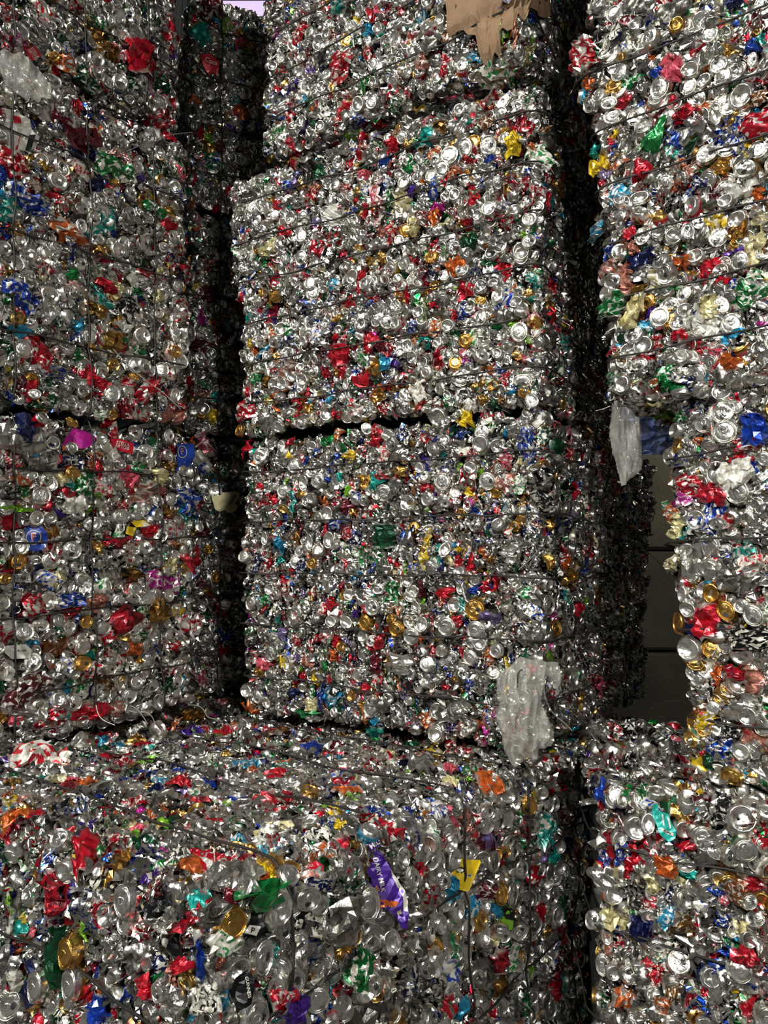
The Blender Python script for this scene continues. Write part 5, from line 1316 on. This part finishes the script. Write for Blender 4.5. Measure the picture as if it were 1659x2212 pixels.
top(link('plastic_sheet', me, None, Vector(c.tolist())), 'clear plastic sheet hanging in the gap under the overhanging right bale', 'plastic sheet')
me, c = loft('plastic_sheet', 0, 80, 7.32, [(230, 60, 330), (300, 35, 430), (400, 30, 520), (500, 30, 600), (600, 30, 670), (700, 70, 740), (780, 110, 790), (850, 200, 820), (920, 330, 830), (985, 600, 800)], 2.70, .035, 49)
top(link('plastic_sheet', me, None, Vector(c.tolist())), 'clear plastic sheet bulging from the left stack near the upper left edge', 'plastic sheet')

# ---------------------------------------------------------------- torn cardboard on the top middle bale
def cardboard():
    b = bales[2]
    m = simple_mat('brown_cardboard', (.25, .155, .085), .85, 0, noise=14, bump=.35, bscale=30, dark=.7)
    lim = [(960, 20), (975, 74), (1010, 70), (1040, 76), (1044, 132), (1058, 148), (1072, 112), (1080, 138), (1088, 62), (1110, 70), (1118, 28), (1130, 46), (1142, 18), (1165, 40), (1185, 34), (1196, 6), (1230, -20)]
    cols = [('f', b.W - .30 + .30 * k / 30) for k in range(30)] + [('r', .30 * k / 26) for k in range(27)]
    V, n_t = [], 16
    bs = np.linspace(0, min(b.H, .9), 220)
    keep = 0
    for f, a in cols:
        P, N = b.surf(f, np.full(220, a), bs, inset=-.034)
        px, py, d = project(P)
        y = np.interp(px[0], [q[0] for q in lim], [q[1] for q in lim])
        if px[20] > 1215:
            break
        i0 = int(np.argmin(np.abs(py - y))); i1 = int(np.argmin(np.abs(py + 140)))
        if i1 <= i0:
            i1 = i0 + 2
        idx = np.linspace(i0, i1, n_t).astype(int)
        V.append(P[idx] + N[idx] * (.006 * np.sin(a * 60) + .004 * np.sin(bs[idx] * 37 + a * 25))[:, None])
        keep += 1
    V = np.array(V).reshape(-1, 3)
    V += crease(V, 71, .008, 12, 4)[:, None] * np.array([.3, -1, .2])
    F = [(i * n_t + j, (i + 1) * n_t + j, (i + 1) * n_t + j + 1, i * n_t + j + 1) for i in range(keep - 1) for j in range(n_t - 1)]
    c = V.mean(0)
    me = bpy.data.meshes.new('cardboard_sheet'); me.from_pydata((V - c).tolist(), [], F); me.materials.append(m)
    o = link('cardboard_sheet', me, None, Vector(c.tolist()))
    md = o.modifiers.new('thickness', 'SOLIDIFY'); md.thickness = .004
    top(o, 'torn brown cardboard sheet wrapped around the corner of the top middle bale', 'cardboard')
cardboard()

# ---------------------------------------------------------------- bluish film heap in the yard beyond the block wall
def heap():
    m = simple_mat('bluish_film', (.34, .40, .66), .25, 0, noise=9, bump=.9, bscale=18, dark=.2)
    x0, x1, y0, y1, z1 = 1.6, 3.6, 7.0, 8.2, 3.75
    V, F = [], []
    def grid(o, u, v, nu, nv):
        b = len(V)
        for i in range(nu + 1):
            for j in range(nv + 1):
                V.append(np.array(o) + np.array(u) * i / nu + np.array(v) * j / nv)
        for i in range(nu):
            for j in range(nv):
                a = b + i * (nv + 1) + j
                F.append((a, a + nv + 1, a + nv + 2, a + 1))
    grid((x0, y0, 0), (x1 - x0, 0, 0), (0, 0, z1), 60, 110); grid((x0, y1, 0), (0, y0 - y1, 0), (0, 0, z1), 20, 60)
    grid((x1, y0, 0), (0, y1 - y0, 0), (0, 0, z1), 20, 60); grid((x0, y0, z1), (x1 - x0, 0, 0), (0, y1 - y0, 0), 50, 30)
    V = np.array(V); V0 = V.copy()
    V[:, 1] += crease(V0, 81, .05, 3, 5) + crease(V0, 82, .035, 9, 5); V[:, 0] += crease(V0, 83, .04, 8, 4)
    V[:, 2] += crease(V0, 84, .05, 5, 4) * (V0[:, 2] > .1)
    me = bpy.data.meshes.new('film_bale'); me.from_pydata(V.tolist(), [], F); me.materials.append(m)
    top(link('film_bale', me), 'bluish bale of crumpled film seen over the concrete block wall', 'plastic bale')
heap()

# ---------------------------------------------------------------- loose wire ends
def loose(ox, oy, s, pts, d0, d1, label, pale=False, rad=.0022):
    P = [at_depth(ox + x / s, oy + y / s, d0 + (d1 - d0) * k / (len(pts) - 1)) for k, (x, y) in enumerate(pts)]
    P = smooth(P)
    c = P.mean(0)
    o = link('loose_wire', tube_mesh('loose_wire', P - c, rad, MAT_WIRE_PALE if pale else MAT_WIRE), None, Vector(c.tolist()))
    return top(o, label, 'wire', 'loose wire ends')
loose(200, 1440, 3.95, [(318, 335), (350, 345), (400, 385), (440, 440), (472, 492)], 2.93, 2.95, 'pale kinked wire end drooping below the blue-badged bale, left of the looped one', True)
loose(200, 1440, 3.95, [(310, 375), (380, 392), (450, 388), (505, 425), (535, 490)], 2.96, 2.98, 'pale wire end curving down beside the kinked one below the left stack', True)
loose(200, 1440, 3.95, [(815, 327), (900, 335), (950, 372), (985, 430), (1060, 450), (1110, 470)], 3.25, 3.1, 'pale wire loop in the dark gap between left and middle stacks', True)
loose(200, 1440, 3.95, [(30, 330), (48, 400), (90, 455), (190, 500)], 2.78, 2.74, 'thin wire end leaning on the foreground bale near its left edge', True, .0018)
loose(1059, 800, 2.458, [(130, 335), (210, 330), (275, 285), (300, 245), (285, 215)], 2.60, 2.62, 'dark wire curl at the top right corner of the lower middle bale')
loose(1059, 800, 2.458, [(470, 350), (560, 500), (640, 680), (700, 790)], 2.95, 3.35, 'long slanting wire on the shadowed side of the lower middle bale', True, .0018)
loose(1059, 800, 2.458, [(150, 1060), (220, 995), (265, 950), (300, 958), (312, 1000)], 2.6, 2.72, 'wire hooked round the corner of the lower middle bale at mid height', True)
loose(1059, 800, 2.458, [(820, 950), (880, 1005), (950, 1065)], 3.6, 3.3, 'wire slanting across the concrete blocks')
loose(1200, 1500, 3.17, [(640, 110), (700, 72), (780, 46), (870, 40)], 2.7, 2.45, 'dark wire arching over debris beside the right stack')
loose(1200, 1500, 3.17, [(650, 165), (720, 148), (765, 182), (800, 130), (845, 100)], 2.8, 2.6, 'wavy dark wire just below the arching one in front of the concrete blocks')
loose(940, 0, 4.366, [(1300, 580), (1322, 680), (1328, 770), (1278, 880)], 2.75, 2.8, 'thin pale wire in the black gap beside the upper right bale', True, .0014)
loose(1059, 800, 2.458, [(560, 215), (600, 205), (650, 188), (730, 192)], 2.6, 2.55, 'short wire end sticking out under the overhanging right bale', True, .0016)
loose(0, 750, 2.458, [(600, 10), (690, 105), (780, 180), (870, 245), (960, 330)], 2.92, 3.08, 'long pale wire slanting over the middle left bale', True, .0018)
loose(0, 0, 2.765, [(700, 925), (850, 865), (1000, 810), (1150, 790)], 3.1, 3.3, 'thin wire crossing from the left stack to the black vertical gap', True, .0014)

# ---------------------------------------------------------------- loose cans lying in the gaps
def loose_can(px, py, kind, color, size, ang, label, group=None, z=ZT + .012, long=1.0, ink=0, tilt=.3):
    r_ = ray(px, py)
    t = (z - CAM_H) / r_[2]
    P = CAM + r_ * t
    rr = np.random.default_rng(int(px * 3 + py))
    ps = PROTO[kind]; pr = ps[int(px) % len(ps)]
    it = dict(proto=[int(px)], inkr=[ink], col=[PN.index(color)], bright=[1.0], lidgold=[color == 'gold'])
    a = math.radians(ang)
    X = np.array([math.cos(a), math.sin(a), 0]); Z = np.array([rr.normal(0, tilt), -abs(rr.normal(0, tilt)), 1.0]); Z /= np.linalg.norm(Z)
    X = X - (X @ Z) * Z; X /= np.linalg.norm(X); Y = np.cross(Z, X)
    v = pr.V * np.array([size * long, size, size * 1.2])
    v = v[:, 0:1] * X + v[:, 1:2] * Y + v[:, 2:3] * Z
    v[:, 2] += max(0, .004 - v[:, 2].min()) * .4
    paint, inkc, sheet = item_attrs(it, 0, pr)
    me = bpy.data.meshes.new('crushed_can')
    fill_mesh(me, v, pr.loops, pr.starts, pr.totals, np.full(len(pr.starts), pr.smooth), paint, inkc, sheet)
    o = link('crushed_can', me, None, Vector(P.tolist()))
    return top(o, label, 'can', group)
G1, G2 = 'loose cans at the foot of the left stack', 'loose cans in the gap beside the right stack'
loose_can(345, 1592, 'base', 'bright', 1.3, 20, 'bright round can end lying upright on the foreground bale near the left stack', G1, tilt=.6)
loose_can(336, 1582, 'flat', 'darkgreen', 1.0, 10, 'dark green flattened can behind the bright round can end', G1)
loose_can(436, 1548, 'lid', 'bright', 1.3, 0, 'silver can end lying at the foot of the recessed stack', G1, tilt=.5)
loose_can(415, 1552, 'flat', 'gold', 1.0, 0, 'gold squashed can beside the silver one at the foot of the recessed stack', G1)
loose_can(380, 1570, 'foil', 'orange', .8, 60, 'small orange scrap standing by the gold squashed can', G1, tilt=.9)
loose_can(350, 1556, 'base', 'silver', 1.2, 0, 'round silver can end under the loose wires of the left stack', G1, tilt=.6)
loose_can(482, 1526, 'flat', 'red', 1.0, 40, 'red crushed can in the gap left of the middle stack', G1)
loose_can(510, 1530, 'foil', 'brown', 1.2, 30, 'brown crumpled scrap by the left foot of the middle stack', G1)
loose_can(540, 1538, 'foil', 'orange', 1.0, 80, 'orange scrap right against the left foot of the middle stack', G1)
loose_can(85, 1655, 'flat', 'white', 1.9, 15, 'large white crumpled can at the foot of the left stack', G1)
loose_can(172, 1618, 'lid', 'silver', 1.3, 15, 'silver can end at the foot of the left stack beside the white can', G1, tilt=.6)
for k, (px, py) in enumerate([(240, 1600), (290, 1588), (400, 1545), (450, 1540), (465, 1535), (495, 1540), (30, 1665), (130, 1630)]):
    loose_can(px, py, ['foil', 'flat'][k % 2], ['silver', 'dull', 'bright'][k % 3], 1.0, k * 40, 'small silver scrap of can among debris at the foot of the left stack', G1)
loose_can(1352, 1648, 'flat', 'white', 1.25, 12, 'long white can with red print lying below the dark gap', G2, long=1.5, ink=0)
loose_can(1318, 1640, 'foil', 'red', .9, 20, 'red scrap against the left end of the long white can', G2)
loose_can(1432, 1596, 'base', 'bright', 1.2, 0, 'round bright can end lying beside the right stack', G2, tilt=.5)
loose_can(1458, 1600, 'foil', 'pink', .9, 0, 'pink crumpled scrap touching the right stack', G2)
loose_can(1392, 1600, 'flat', 'silver', 1.1, -45, 'long silver crushed can standing at the end of the dark gap', G2, tilt=.8)
loose_can(1350, 1588, 'foil', 'yellow', .7, 60, 'small yellowish scrap in the debris before the concrete wall', G2, tilt=.8)
loose_can(1245, 1592, 'base', 'cyan', .9, 30, 'light blue can end beside the strand of the clear bag', G2, tilt=.9)
loose_can(1270, 1610, 'flat', 'dull', 1.3, 70, 'big dull flattened can at the far corner of the foreground bale', G2)
for k in range(26):
    px = 1290 + (k * 37) % 185; py = 1572 + (k * 23) % 95
    loose_can(px, py, ['foil', 'flat', 'sliver', 'base'][k % 4], ['dull', 'silver', 'black', 'bright', 'dull'][k % 5], 1.1, k * 50,
              'grey crushed can in the debris between middle and right stacks', G2, z=ZT + .02 + .02 * (k % 3), tilt=.6)
for o in bpy.data.objects:
    if '_w' in o:
        del o['_w']
